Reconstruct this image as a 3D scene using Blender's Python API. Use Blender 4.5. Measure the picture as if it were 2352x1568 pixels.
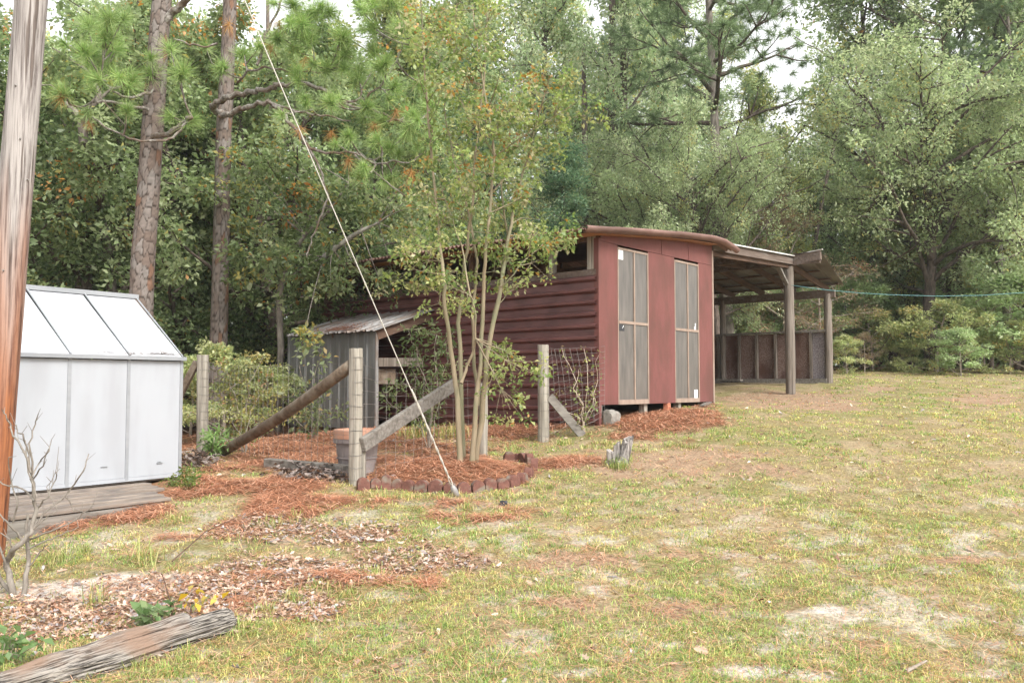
import bpy, math, random
import numpy as np
from math import sin, cos, pi, atan, radians, sqrt
from mathutils import Vector, Matrix

for o in list(bpy.data.objects):
    bpy.data.objects.remove(o)
S = bpy.context.scene
COL = S.collection
random.seed(7)
RNG = np.random.default_rng(11)

# ------------------------------------------------------------------ camera, sky, sun, exposure
F, CX, CY, HOR, EYE = 1930.0, 1176.0, 784.0, 880.0, 1.5
PITCH = atan((HOR - CY) / F)
cam = bpy.data.cameras.new('camera')
cam.sensor_width = 36.0
cam.lens = 36.0 * F / 2352.0
cam.clip_start = 0.1
cam.clip_end = 2000
camo = bpy.data.objects.new('camera', cam)
COL.objects.link(camo)
camo.location = (0, 0, EYE)
camo.rotation_euler = (pi / 2 + PITCH, 0, 0)
S.camera = camo

SUN_EL, SUN_AZ = radians(42), radians(142)      # azimuth clockwise from +Y
world = bpy.data.worlds.new('World')
S.world = world
world.use_nodes = True
wn = world.node_tree.nodes
wl = world.node_tree.links
wn.clear()
sky = wn.new('ShaderNodeTexSky')
sky.sky_type = 'NISHITA'
sky.sun_disc = False
sky.sun_elevation = SUN_EL
sky.sun_rotation = SUN_AZ
sky.air_density = 1.0
sky.dust_density = 6.0
sky.ozone_density = 1.0
hs = wn.new('ShaderNodeHueSaturation')
hs.inputs['Saturation'].default_value = 0.12
bg = wn.new('ShaderNodeBackground')
bg.inputs['Strength'].default_value = 0.15
wo = wn.new('ShaderNodeOutputWorld')
wl.new(sky.outputs[0], hs.inputs['Color'])
wtc = wn.new('ShaderNodeTexCoord')
wnz = wn.new('ShaderNodeTexNoise')
wnz.inputs['Scale'].default_value = 2.2
wnz.inputs['Detail'].default_value = 4
wcr = wn.new('ShaderNodeValToRGB')
wcr.color_ramp.elements[0].position = .35
wcr.color_ramp.elements[1].position = .65
wcr.color_ramp.elements[0].color = (2.75, 2.8, 2.9, 1)
wcr.color_ramp.elements[1].color = (3.3, 3.3, 3.3, 1)
wmx = wn.new('ShaderNodeMix')
wmx.data_type = 'RGBA'
wmx.inputs[0].default_value = .65
wl.new(wtc.outputs['Generated'], wnz.inputs['Vector'])
wl.new(wnz.outputs['Fac'], wcr.inputs[0])
wl.new(hs.outputs[0], wmx.inputs[6])
wl.new(wcr.outputs[0], wmx.inputs[7])
wl.new(wmx.outputs[2], bg.inputs['Color'])
wl.new(bg.outputs[0], wo.inputs['Surface'])

sun = bpy.data.lights.new('sun', 'SUN')
sun.energy = 1.05
sun.angle = radians(22)
sun.color = (1.0, 0.96, 0.9)
suno = bpy.data.objects.new('sun', sun)
COL.objects.link(suno)
sd = Vector((sin(SUN_AZ) * cos(SUN_EL), cos(SUN_AZ) * cos(SUN_EL), sin(SUN_EL)))
suno.rotation_euler = (-sd).to_track_quat('-Z', 'Y').to_euler()
suno.location = sd * 60

S.view_settings.view_transform = 'Standard'
S.view_settings.look = 'None'
S.view_settings.exposure = 1.82
S.view_settings.gamma = 1.0
S.view_settings.use_curve_mapping = False
S.cycles.use_denoising = True
S.cycles.max_bounces = 8
S.cycles.diffuse_bounces = 6
S.cycles.transmission_bounces = 6
S.cycles.transparent_max_bounces = 8


# ------------------------------------------------------------------ placing helpers
def ray(px, py):
    u = (px - CX) / F
    v = (CY - py) / F
    return np.array([u, cos(PITCH) - v * sin(PITCH), sin(PITCH) + v * cos(PITCH)])


def at(px, py, Y):
    r = ray(px, py)
    return np.array([0, 0, EYE]) + r * (Y / r[1])


# smooth terrain through surveyed points (thin plate spline)
_g = [(0, 4, 0.0), (-3, 4, 0.0), (3, 4, 0.0), (0, 0, -0.15), (-6, 0, -0.25), (7, 0, -0.1), (-12, 25, .5), (-10, 12, .15), (-20, 20, .3),
      (20, 40, 2.3), (0, 40, 1.7), (-20, 45, .9), (13, 15, 1.15), (16, 25, 1.8), (6, 30, 1.75), (-6, 30, .95), (8, 8, .45), (-6, 5, -.05)]
for px, py, Y in [(0, 1300, 6.4), (412, 1103, 9.35), (815, 1112, 9.0), (1040, 1130, 8.75), (1075, 1056, 10.5), (1248, 1020, 12.2), (465, 1037, 12.7),
                  (1375, 970, 12.9), (750, 978, 17.4), (860, 985, 14.3), (1640, 928, 15.6), (1822, 906, 18.4), (1911, 879, 20.2), (1640, 880, 22.2),
                  (2340, 852, 30), (1950, 846, 30), (2300, 902, 19), (1000, 985, 15), (620, 1010, 15.5), (530, 1448, 4.95)]:
    _g.append(tuple(at(px, py, Y)))
_g = np.array(_g, float)


def _U(r2):
    return np.where(r2 > 1e-9, r2 * np.log(np.maximum(r2, 1e-9)) * .5, 0)


def _tps():
    n = len(_g)
    d2 = ((_g[:, None, :2] - _g[None, :, :2]) ** 2).sum(-1)
    A = np.zeros((n + 3, n + 3))
    A[:n, :n] = _U(d2) + np.eye(n) * 1.2
    P = np.c_[np.ones(n), _g[:, :2]]
    A[:n, n:] = P
    A[n:, :n] = P.T
    return np.linalg.solve(A, np.r_[_g[:, 2], 0, 0, 0])


_w = _tps()


def _gz(x, y):
    """terrain height from the spline, arrays"""
    x = np.clip(np.asarray(x, float), -24, 24)
    y = np.clip(np.asarray(y, float), -6, 46)
    sh = x.shape
    X, Y = x.ravel(), y.ravel()
    n = len(_g)
    out = _w[n] + _w[n + 1] * X + _w[n + 2] * Y
    for i in range(n):
        out = out + _w[i] * _U((X - _g[i, 0]) ** 2 + (Y - _g[i, 1]) ** 2)
    return out.reshape(sh)


_NX, _NY = 481, 521
_LX, _LY = np.meshgrid(np.linspace(-24, 24, _NX), np.linspace(-6, 46, _NY))
_LZ = _gz(_LX, _LY)
_LL = _LZ.tolist()


def gz(x, y):
    """terrain height by bilinear lookup"""
    if isinstance(x, float) and not isinstance(x, np.ndarray):
        fx = min(max((x + 24) * 10, 0), _NX - 1.001)
        fy = min(max((y + 6) * 10, 0), _NY - 1.001)
        i, j = int(fx), int(fy)
        a, b = fx - i, fy - j
        r0, r1 = _LL[j], _LL[j + 1]
        return (r0[i] * (1 - a) + r0[i + 1] * a) * (1 - b) + (r1[i] * (1 - a) + r1[i + 1] * a) * b
    fx = np.clip((np.asarray(x, float) + 24) * 10, 0, _NX - 1.001)
    fy = np.clip((np.asarray(y, float) + 6) * 10, 0, _NY - 1.001)
    i = fx.astype(int)
    j = fy.astype(int)
    a, b = fx - i, fy - j
    return (_LZ[j, i] * (1 - a) + _LZ[j, i + 1] * a) * (1 - b) + (_LZ[j + 1, i] * (1 - a) + _LZ[j + 1, i + 1] * a) * b


def gp(px, py):
    """point of the ground seen at a pixel"""
    r = ray(px, py)
    lo, hi = 1.5, 60.0
    t = lo
    prev = lo
    while t < hi:
        p = np.array([0, 0, EYE]) + r * t
        if p[2] < gz(p[0], p[1]):
            a, b = prev, t
            for _ in range(25):
                m = (a + b) / 2
                q = np.array([0, 0, EYE]) + r * m
                if q[2] < gz(q[0], q[1]):
                    b = m
                else:
                    a = m
            return np.array([0, 0, EYE]) + r * b
        prev = t
        t *= 1.02
    return np.array([0, 0, EYE]) + r * hi


def _hash(i, j, seed):
    h = (i * 374761393 + j * 668265263 + seed * 144665) & 0xffffffff
    h = ((h ^ (h >> 13)) * 1274126177) & 0xffffffff
    return ((h ^ (h >> 16)) & 0xffff) / 65535.0


def vnoise(x, y, seed=0):
    x = np.asarray(x, float)
    y = np.asarray(y, float)
    i = np.floor(x).astype(np.int64)
    j = np.floor(y).astype(np.int64)
    f = x - i
    g = y - j
    f = f * f * (3 - 2 * f)
    g = g * g * (3 - 2 * g)
    a = _hash(i, j, seed) * (1 - f) + _hash(i + 1, j, seed) * f
    b = _hash(i, j + 1, seed) * (1 - f) + _hash(i + 1, j + 1, seed) * f
    return a * (1 - g) + b * g


def fbm(x, y, seed=0, octv=4):
    s = 0
    a = .5
    for k in range(octv):
        s = s + a * vnoise(x * 2 ** k, y * 2 ** k, seed + k * 17)
        a *= .5
    return s / (1 - .5 ** octv)


def sstep(a, b, x):
    t = np.clip((x - a) / (b - a), 0, 1)
    return t * t * (3 - 2 * t)


# ------------------------------------------------------------------ mesh helpers
class MB:
    def __init__(self):
        self.v = []
        self.f = []

    def box(self, x0, x1, y0, y1, z0, z1, M=None):
        b = len(self.v)
        p = [(x0, y0, z0), (x1, y0, z0), (x1, y1, z0), (x0, y1, z0), (x0, y0, z1), (x1, y0, z1), (x1, y1, z1), (x0, y1, z1)]
        if M is not None:
            p = [tuple(M @ Vector(q)) for q in p]
        self.v += p
        self.f += [tuple(b + i for i in q) for q in ((0, 3, 2, 1), (4, 5, 6, 7), (0, 1, 5, 4), (1, 2, 6, 5), (2, 3, 7, 6), (3, 0, 4, 7))]
        return self

    def bar(self, a, b, w, h, up=(0, 0, 1), seg=1, wob=0):
        """board from a to b, w across, h along up"""
        a = Vector(a)
        b = Vector(b)
        d = b - a
        L = d.length
        x = d.normalized()
        y = Vector(up).cross(x).normalized()
        z = x.cross(y)
        M = Matrix.Translation(a) @ Matrix((x, y, z)).transposed().to_4x4()
        return self.box(0, L, -w / 2, w / 2, -h / 2, h / 2, M)

    def tube(self, pts, rad, n=6, cap=True, jit=0, rnd=None):
        pts = [Vector(p) for p in pts]
        if not hasattr(rad, '__len__'):
            rad = [rad] * len(pts)
        b = len(self.v)
        ref = None
        for i, p in enumerate(pts):
            d = (pts[min(i + 1, len(pts) - 1)] - pts[max(i - 1, 0)])
            if d.length < 1e-9:
                d = Vector((0, 0, 1))
            d.normalize()
            if ref is None:
                ref = Vector((1, 0, 0)) if abs(d.x) < .8 else Vector((0, 1, 0))
            u = (ref - d * ref.dot(d))
            if u.length < 1e-6:
                u = d.orthogonal()
            u.normalize()
            ref = u
            w = d.cross(u)
            for k in range(n):
                a = 2 * pi * k / n
                r = rad[i] * (1 + (rnd.uniform(-jit, jit) if jit else 0))
                q = p + u * (cos(a) * r) + w * (sin(a) * r)
                self.v.append((q.x, q.y, q.z))
        for i in range(len(pts) - 1):
            for k in range(n):
                k2 = (k + 1) % n
                self.f.append((b + i * n + k, b + i * n + k2, b + (i + 1) * n + k2, b + (i + 1) * n + k))
        if cap:
            self.f.append(tuple(b + k for k in reversed(range(n))))
            e = b + (len(pts) - 1) * n
            self.f.append(tuple(e + k for k in range(n)))
        return self

    def lathe(self, prof, n=20, c=(0, 0, 0)):
        b = len(self.v)
        for r, z in prof:
            for k in range(n):
                a = 2 * pi * k / n
                self.v.append((c[0] + r * cos(a), c[1] + r * sin(a), c[2] + z))
        for i in range(len(prof) - 1):
            for k in range(n):
                k2 = (k + 1) % n
                self.f.append((b + i * n + k, b + i * n + k2, b + (i + 1) * n + k2, b + (i + 1) * n + k))
        return self

    def prism(self, poly, fn0, fn1):
        """closed polygon swept between two placements (functions of a 2d point)"""
        b = len(self.v)
        n = len(poly)
        self.v += [tuple(fn0(p)) for p in poly] + [tuple(fn1(p)) for p in poly]
        self.f += [(b + i, b + (i + 1) % n, b + n + (i + 1) % n, b + n + i) for i in range(n)]
        self.f += [tuple(b + i for i in reversed(range(n))), tuple(b + n + i for i in range(n))]
        return self

    def sheet(self, rows, thick=None):
        """grid of points (list of rows); thick = offset vector for a second skin with closed rim"""
        b = len(self.v)
        R, C = len(rows), len(rows[0])
        for r in rows:
            self.v += [tuple(p) for p in r]
        for i in range(R - 1):
            for j in range(C - 1):
                self.f.append((b + i * C + j, b + i * C + j + 1, b + (i + 1) * C + j + 1, b + (i + 1) * C + j))
        if thick is not None:
            t = Vector(thick)
            b2 = len(self.v)
            for r in rows:
                self.v += [tuple(Vector(p) + t) for p in r]
            for i in range(R - 1):
                for j in range(C - 1):
                    self.f.append((b2 + i * C + j + 1, b2 + i * C + j, b2 + (i + 1) * C + j, b2 + (i + 1) * C + j + 1))
            rim = [i * C for i in range(R)][::-1] + [j for j in range(1, C)] + [i * C + C - 1 for i in range(1, R)] + [(R - 1) * C + j for j in range(C - 2, 0, -1)]
            for k in range(len(rim)):
                p, q = rim[k], rim[(k + 1) % len(rim)]
                self.f.append((b + q, b + p, b2 + p, b2 + q))
        return self

    def mesh(self, name, mat, smooth=False):
        m = bpy.data.meshes.new(name)
        m.from_pydata(self.v, [], self.f)
        m.update()
        if mat:
            m.materials.append(mat)
        if smooth:
            m.polygons.foreach_set('use_smooth', np.ones(len(m.polygons), bool))
        return m

    def build(self, name, mat, parent=None, smooth=False, bevel=0):
        o = bpy.data.objects.new(name, self.mesh(name, mat, smooth))
        COL.objects.link(o)
        o.parent = parent
        if bevel:
            md = o.modifiers.new('bevel', 'BEVEL')
            md.width = bevel
            md.segments = 2
            md.limit_method = 'ANGLE'
        return o


def np_mesh(name, V, faces, mat, colr=None, smooth=False):
    """V (n,3); faces = list of int arrays (m,k)"""
    m = bpy.data.meshes.new(name)
    V = np.asarray(V, np.float32)
    m.vertices.add(len(V))
    m.vertices.foreach_set('co', V.ravel())
    li = np.concatenate([f.ravel() for f in faces]).astype(np.int32)
    cnt = np.concatenate([np.full(len(f), f.shape[1]) for f in faces])
    st = np.concatenate([[0], np.cumsum(cnt)[:-1]]).astype(np.int32)
    m.loops.add(len(li))
    m.loops.foreach_set('vertex_index', li)
    m.polygons.add(len(cnt))
    m.polygons.foreach_set('loop_start', st)
    if smooth:
        m.polygons.foreach_set('use_smooth', np.ones(len(cnt), bool))
    m.update(calc_edges=True)
    if colr is not None:
        a = m.attributes.new('col', 'FLOAT_COLOR', 'POINT')
        c = np.ones((len(V), 4), np.float32)
        c[:, :3] = colr
        a.data.foreach_set('color', c.ravel())
    if mat:
        m.materials.append(mat)
    return m


def link(name, mesh, parent=None):
    o = bpy.data.objects.new(name, mesh)
    COL.objects.link(o)
    o.parent = parent
    return o


def tag(o, label=None, cat=None, group=None, kind=None):
    if label:
        o['label'] = label
    if cat:
        o['category'] = cat
    if group:
        o['group'] = group
    if kind:
        o['kind'] = kind
    return o


def thing(name, label, cat, loc=(0, 0, 0), rz=0, group=None):
    o = bpy.data.objects.new(name, None)
    COL.objects.link(o)
    o.location = [float(c) for c in loc]
    o.rotation_euler = (0, 0, rz)
    o.empty_display_size = .2
    return tag(o, label, cat, group)


# ------------------------------------------------------------------ materials
def new_mat(name):
    m = bpy.data.materials.new(name)
    m.use_nodes = True
    n = m.node_tree.nodes
    n.clear()
    out = n.new('ShaderNodeOutputMaterial')
    b = n.new('ShaderNodeBsdfPrincipled')
    m.node_tree.links.new(b.outputs[0], out.inputs['Surface'])
    return m, n, m.node_tree.links, b, out


def mat(name, c1, c2=None, scale=(8, 8, 8), rough=.7, detail=6, metallic=0, bump=0, bscale=None, lo=.35, hi=.65, c3=None, s3=(2, 2, 2), spec=.3, mix3=(.45, .65)):
    """colour c1..c2 by stretched noise, optional patches of c3, optional bump"""
    m, n, l, b, out = new_mat(name)
    b.inputs['Roughness'].default_value = rough
    b.inputs['Metallic'].default_value = metallic
    b.inputs['Specular IOR Level'].default_value = spec
    if c2 is None:
        c2 = tuple(c * .85 for c in c1)
    tc = n.new('ShaderNodeTexCoord')
    mp = n.new('ShaderNodeMapping')
    mp.inputs['Scale'].default_value = scale
    nz = n.new('ShaderNodeTexNoise')
    nz.inputs['Scale'].default_value = 1
    nz.inputs['Detail'].default_value = detail
    nz.inputs['Roughness'].default_value = .65
    cr = n.new('ShaderNodeValToRGB')
    cr.color_ramp.elements[0].position = lo
    cr.color_ramp.elements[1].position = hi
    cr.color_ramp.elements[0].color = (*c1, 1)
    cr.color_ramp.elements[1].color = (*c2, 1)
    l.new(tc.outputs['Object'], mp.inputs[0])
    l.new(mp.outputs[0], nz.inputs['Vector'])
    l.new(nz.outputs['Fac'], cr.inputs[0])
    src = cr.outputs[0]
    if c3:
        mp3 = n.new('ShaderNodeMapping')
        mp3.inputs['Scale'].default_value = s3
        n3 = n.new('ShaderNodeTexNoise')
        n3.inputs['Scale'].default_value = 1
        n3.inputs['Detail'].default_value = 5
        r3 = n.new('ShaderNodeValToRGB')
        r3.color_ramp.elements[0].position, r3.color_ramp.elements[1].position = mix3
        mx = n.new('ShaderNodeMix')
        mx.data_type = 'RGBA'
        mx.inputs[7].default_value = (*c3, 1)
        l.new(tc.outputs['Object'], mp3.inputs[0])
        l.new(mp3.outputs[0], n3.inputs['Vector'])
        l.new(n3.outputs['Fac'], r3.inputs[0])
        l.new(r3.outputs[0], mx.inputs[0])
        l.new(src, mx.inputs[6])
        src = mx.outputs[2]
    l.new(src, b.inputs['Base Color'])
    if bump:
        bp = n.new('ShaderNodeBump')
        bp.inputs['Strength'].default_value = bump
        bp.inputs['Distance'].default_value = .01
        l.new(nz.outputs['Fac'], bp.inputs['Height'])
        l.new(bp.outputs[0], b.inputs['Normal'])
    return m


def leaf_mat(name, transl=.35, rough=.55, spec=.25):
    m, n, l, b, out = new_mat(name)
    a = n.new('ShaderNodeAttribute')
    a.attribute_name = 'col'
    b.inputs['Roughness'].default_value = rough
    b.inputs['Specular IOR Level'].default_value = spec
    l.new(a.outputs['Color'], b.inputs['Base Color'])
    if transl:
        t = n.new('ShaderNodeBsdfTranslucent')
        mx = n.new('ShaderNodeMixShader')
        mx.inputs[0].default_value = transl
        hsv = n.new('ShaderNodeHueSaturation')
        hsv.inputs['Saturation'].default_value = 1.15
        hsv.inputs['Value'].default_value = 1.25
        l.new(a.outputs['Color'], hsv.inputs['Color'])
        l.new(hsv.outputs[0], t.inputs['Color'])
        l.new(b.outputs[0], mx.inputs[1])
        l.new(t.outputs[0], mx.inputs[2])
        l.new(mx.outputs[0], out.inputs['Surface'])
    return m


M_leaf = leaf_mat('leaf', .5, .45, .45)
M_grass = leaf_mat('grass_blade', .25, .6)
M_dry = leaf_mat('dry_litter', .1, .8, .15)
M_needle = leaf_mat('pine_needle', .25, .5)
M_barkcol = leaf_mat('bark_colour', 0, .9, .1)

M_bark = mat('grey_bark', (.10, .085, .07), (.25, .22, .19), (14, 14, 4), .95, bump=.6)
M_darkbark = mat('dark_bark', (.045, .035, .028), (.14, .11, .09), (12, 12, 4), .95, bump=.6)
M_palebark = mat('pale_bark', (0.192, 0.176, 0.152), (0.336, 0.32, 0.28), (10, 10, 3), .9, bump=.4, c3=(0.112, 0.104, 0.08), s3=(6, 6, 4))
M_myrtle = mat('smooth_tan_bark', (0.218, 0.172, 0.109), (0.292, 0.239, 0.162), (10, 10, 2.5), .8, bump=.15, c3=(0.177, 0.177, 0.104), s3=(5, 5, 2))
M_twig = mat('twig', (.20, .17, .14), (.32, .27, .22), (20, 20, 20), .9)
M_postwood = mat('weathered_post_wood', (0.212, 0.19, 0.154), (0.352, 0.323, 0.275), (38, 38, 1.6), .9, bump=.5, c3=(0.12, 0.102, 0.081), s3=(30, 30, 1.0), mix3=(.52, .70))
M_barnpost = mat('barn_post_wood', (0.119, 0.0978, 0.0774), (0.214, 0.184, 0.155), (34, 34, 1.4), .9, bump=.5, c3=(0.0714, 0.0565, 0.0446), s3=(22, 22, .8), mix3=(.5, .7))
M_beam = mat('old_beam_wood', (0.084, 0.06, 0.048), (0.162, 0.126, 0.102), (1.6, 24, 24), .9, bump=.4, c3=(0.192, 0.174, 0.156), s3=(1.2, 6, 12), mix3=(.55, .75))
M_rafter = mat('brown_rafter_wood', (0.0715, 0.0423, 0.0292), (0.13, 0.0813, 0.0553), (3, 20, 20), .85, bump=.3)
M_dark_timber = mat('dark_round_timber', (0.08, 0.056, 0.0384), (0.168, 0.124, 0.088), (18, 18, 18), .9, bump=.4, c3=(0.208, 0.176, 0.136), s3=(5, 5, 5))
M_greyboard = mat('grey_board', (0.128, 0.113, 0.0978), (0.226, 0.208, 0.184), (2, 26, 26), .9, bump=.45, c3=(0.0978, 0.0859, 0.0734), s3=(1.5, 16, 16), mix3=(.5, .7))
M_deck = mat('deck_board', (0.175, 0.14, 0.112), (0.259, 0.217, 0.182), (3, 30, 30), .9, bump=.3, c3=(0.14, 0.119, 0.105), s3=(3, 9, 9))
M_red = mat('red_painted_plywood', (.140, .0515, .0445), (.16, .06, .053), (26, 26, 5), .75, bump=.12, c3=(.112, .047, .038), s3=(2.4, 2.4, 1.1))
M_rib = mat('maroon_ribbed_metal', (0.113, 0.0454, 0.0416), (0.144, 0.059, 0.0544), (2, 2, 7), .45, c3=(0.0874, 0.034, 0.0318), s3=(1.3, 3, 6), spec=.4)
M_roofred = mat('weathered_red_corrugated', (0.156, 0.0858, 0.0702), (0.218, 0.135, 0.112), (3, 3, 3), .7, c3=(0.114, 0.065, 0.052), s3=(1, 5, 5), bump=.1)
M_roofshade = mat('shaded_roof_metal', (0.12, 0.111, 0.102), (0.168, 0.159, 0.15), (4, 4, 4), .6, c3=(0.09, 0.072, 0.06), s3=(2, 2, 2))  # white sheet toned down: shade under the shelter roof put into the colour
M_roofwhite = mat('white_roof_metal', (0.56, 0.56, 0.552), (0.64, 0.64, 0.632), (4, 4, 4), .5, c3=(0.44, 0.416, 0.384), s3=(2, 2, 2))
M_under = mat('brown_plywood', (.27, .125, .06), (.36, .18, .09), (2, 14, 10), .8)
M_osb = mat('grey_brown_strandboard', (0.14, 0.0875, 0.07), (0.259, 0.189, 0.164), (9, 34, 34), .95, detail=3, lo=.42, hi=.58, bump=.3, c3=(0.105, 0.056, 0.042), s3=(2.5, 2.5, 1.6))
M_osbgrey = mat('grey_strandboard', (0.154, 0.133, 0.14), (0.28, 0.252, 0.259), (9, 34, 34), .95, detail=3, lo=.42, hi=.58, bump=.3)
M_steel = mat('grey_ribbed_steel', (0.108, 0.108, 0.105), (0.146, 0.146, 0.14), (3, 3, 1), .5, metallic=.2, c3=(0.0806, 0.0756, 0.0702), s3=(2, 2, 1))
M_galv = mat('galvanised_roof', (0.228, 0.222, 0.216), (0.312, 0.306, 0.3), (4, 4, 4), .5, metallic=.3, c3=(0.198, 0.15, 0.12), s3=(2.5, 2.5, 2.5))
M_white = mat('white_polycarbonate', (.335, .35, .375), (.355, .37, .395), (.8, .8, .8), .42, spec=.3, c3=(.31, .32, .34), s3=(3.5, 3.5, .9))
M_white_lit = mat('lit_white_polycarbonate', (.44, .455, .48), (.47, .48, .50), (.8, .8, .8), .4, spec=.4, c3=(.42, .43, .46), s3=(1.5, 1.5, 3))  # same sheet as the walls, with the brighter light on the roof put into its colour
M_alu = mat('aluminium_profile', (.25, .26, .275), (.30, .31, .325), (2, 2, 9), .45, metallic=.2)
M_dark = mat('black_void', (.02, .018, .016), (.03, .027, .024), (4, 4, 4), .9)
M_soil = mat('earth', (.16, .10, .07), (.26, .17, .12), (9, 9, 9), .95)
M_terra = mat('terracotta_plastic', (0.42, 0.21, 0.135), (0.48, 0.27, 0.188), (5, 5, 9), .65, c3=(0.375, 0.27, 0.21), s3=(4, 4, 4))
M_potgrey = mat('grey_pot_plastic', (0.16, 0.136, 0.132), (0.232, 0.2, 0.192), (5, 5, 2), .75, c3=(0.272, 0.248, 0.24), s3=(3, 3, 3))
M_edging = mat('red_concrete_edging', (0.108, 0.048, 0.0372), (0.162, 0.075, 0.057), (22, 22, 22), .95, bump=.35, c3=(0.174, 0.144, 0.114), s3=(7, 7, 9), mix3=(.52, .64))
M_concrete = mat('grey_concrete', (0.18, 0.169, 0.15), (0.27, 0.255, 0.225), (14, 14, 14), .95, bump=.4)
M_brick = mat('orange_brick', (.52, .20, .12), (.60, .27, .17), (20, 20, 20), .9)
M_wire = mat('galvanised_wire', (.15, .14, .13), (.24, .22, .2), (8, 8, 8), .6, metallic=.4)
M_guy = mat('pale_guy_strand', (0.434, 0.406, 0.35), (0.518, 0.497, 0.448), (30, 30, 30), .5, metallic=.2)
M_cord = mat('teal_cord', (0.078, 0.216, 0.216), (0.15, 0.276, 0.276), (20, 20, 20), .6)
M_label = mat('white_label', (0.64, 0.656, 0.672), (0.672, 0.68, 0.688), (9, 9, 9), .5)
M_print = mat('grey_print', (.30, .40, .45), (.4, .48, .52), (60, 60, 60), .6)
M_black = mat('black_plastic', (.02, .02, .022), (.05, .05, .055), (12, 12, 12), .5)
M_window_frame = mat('bare_wood_trim', (0.235, 0.173, 0.134), (0.299, 0.23, 0.184), (14, 14, 4), .75)

# dusty translucent panes: pale dirt film over a dark room
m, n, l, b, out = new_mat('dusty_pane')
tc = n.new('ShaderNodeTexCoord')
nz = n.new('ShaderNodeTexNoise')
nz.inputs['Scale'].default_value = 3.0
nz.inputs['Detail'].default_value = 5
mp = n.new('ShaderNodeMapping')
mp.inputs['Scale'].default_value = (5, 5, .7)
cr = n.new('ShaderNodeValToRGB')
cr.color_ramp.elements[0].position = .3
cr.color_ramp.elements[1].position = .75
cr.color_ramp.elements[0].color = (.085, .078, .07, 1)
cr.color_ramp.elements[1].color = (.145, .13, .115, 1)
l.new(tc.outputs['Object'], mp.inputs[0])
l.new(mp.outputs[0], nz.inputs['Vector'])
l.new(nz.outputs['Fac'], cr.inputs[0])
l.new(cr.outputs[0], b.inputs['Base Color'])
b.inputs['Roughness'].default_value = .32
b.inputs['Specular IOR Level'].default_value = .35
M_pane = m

# utility pole: silver grey high up, raw orange brown near the ground, long vertical checks
m, n, l, b, out = new_mat('pole_wood')
tc = n.new('ShaderNodeTexCoord')
mp = n.new('ShaderNodeMapping')
mp.inputs['Scale'].default_value = (48, 48, 1.1)
nz = n.new('ShaderNodeTexNoise')
nz.inputs['Scale'].default_value = 1
nz.inputs['Detail'].default_value = 7
nz.inputs['Roughness'].default_value = .7
l.new(tc.outputs['Object'], mp.inputs[0])
l.new(mp.outputs[0], nz.inputs['Vector'])
cg = n.new('ShaderNodeValToRGB')
cg.color_ramp.elements[0].position = .36
cg.color_ramp.elements[0].color = (.08, .062, .055, 1)
cg.color_ramp.elements[1].position = .56
cg.color_ramp.elements[1].color = (.33, .30, .28, 1)
co = n.new('ShaderNodeValToRGB')
co.color_ramp.elements[0].position = .34
co.color_ramp.elements[0].color = (.12, .035, .014, 1)
co.color_ramp.elements[1].position = .64
co.color_ramp.elements[1].color = (.33, .125, .048, 1)
l.new(nz.outputs['Fac'], cg.inputs[0])
l.new(nz.outputs['Fac'], co.inputs[0])
sx = n.new('ShaderNodeSeparateXYZ')
l.new(tc.outputs['Object'], sx.inputs[0])
n2 = n.new('ShaderNodeTexNoise')
n2.inputs['Scale'].default_value = 1.0
mp2 = n.new('ShaderNodeMapping')
mp2.inputs['Scale'].default_value = (9, 9, .6)
l.new(tc.outputs['Object'], mp2.inputs[0])
l.new(mp2.outputs[0], n2.inputs['Vector'])
ma = n.new('ShaderNodeMath')
ma.operation = 'MULTIPLY_ADD'
ma.inputs[1].default_value = 2.4
l.new(n2.outputs['Fac'], ma.inputs[0])
l.new(sx.outputs['Z'], ma.inputs[2])
mr = n.new('ShaderNodeMapRange')
mr.inputs[1].default_value = 2.5
mr.inputs[2].default_value = 4.1
l.new(ma.outputs[0], mr.inputs[0])
mx = n.new('ShaderNodeMix')
mx.data_type = 'RGBA'
l.new(mr.outputs[0], mx.inputs[0])
l.new(co.outputs[0], mx.inputs[6])
l.new(cg.outputs[0], mx.inputs[7])
mp4 = n.new('ShaderNodeMapping')
mp4.inputs['Scale'].default_value = (34, 34, .32)
n4 = n.new('ShaderNodeTexNoise')
n4.inputs['Scale'].default_value = 1
n4.inputs['Detail'].default_value = 3
l.new(tc.outputs['Object'], mp4.inputs[0])
l.new(mp4.outputs[0], n4.inputs['Vector'])
r4 = n.new('ShaderNodeValToRGB')
r4.color_ramp.elements[0].position = .36
r4.color_ramp.elements[0].color = (.38, .33, .30, 1)
r4.color_ramp.elements[1].position = .41
r4.color_ramp.elements[1].color = (1, 1, 1, 1)
l.new(n4.outputs['Fac'], r4.inputs[0])
mx4 = n.new('ShaderNodeMix')
mx4.data_type = 'RGBA'
mx4.blend_type = 'MULTIPLY'
mx4.inputs[0].default_value = 1
l.new(mx.outputs[2], mx4.inputs[6])
l.new(r4.outputs[0], mx4.inputs[7])
l.new(mx4.outputs[2], b.inputs['Base Color'])
bp = n.new('ShaderNodeBump')
bp.inputs['Strength'].default_value = .6
bp.inputs['Distance'].default_value = .012
l.new(nz.outputs['Fac'], bp.inputs['Height'])
l.new(bp.outputs[0], b.inputs['Normal'])
b.inputs['Roughness'].default_value = .85
M_pole = m

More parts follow.
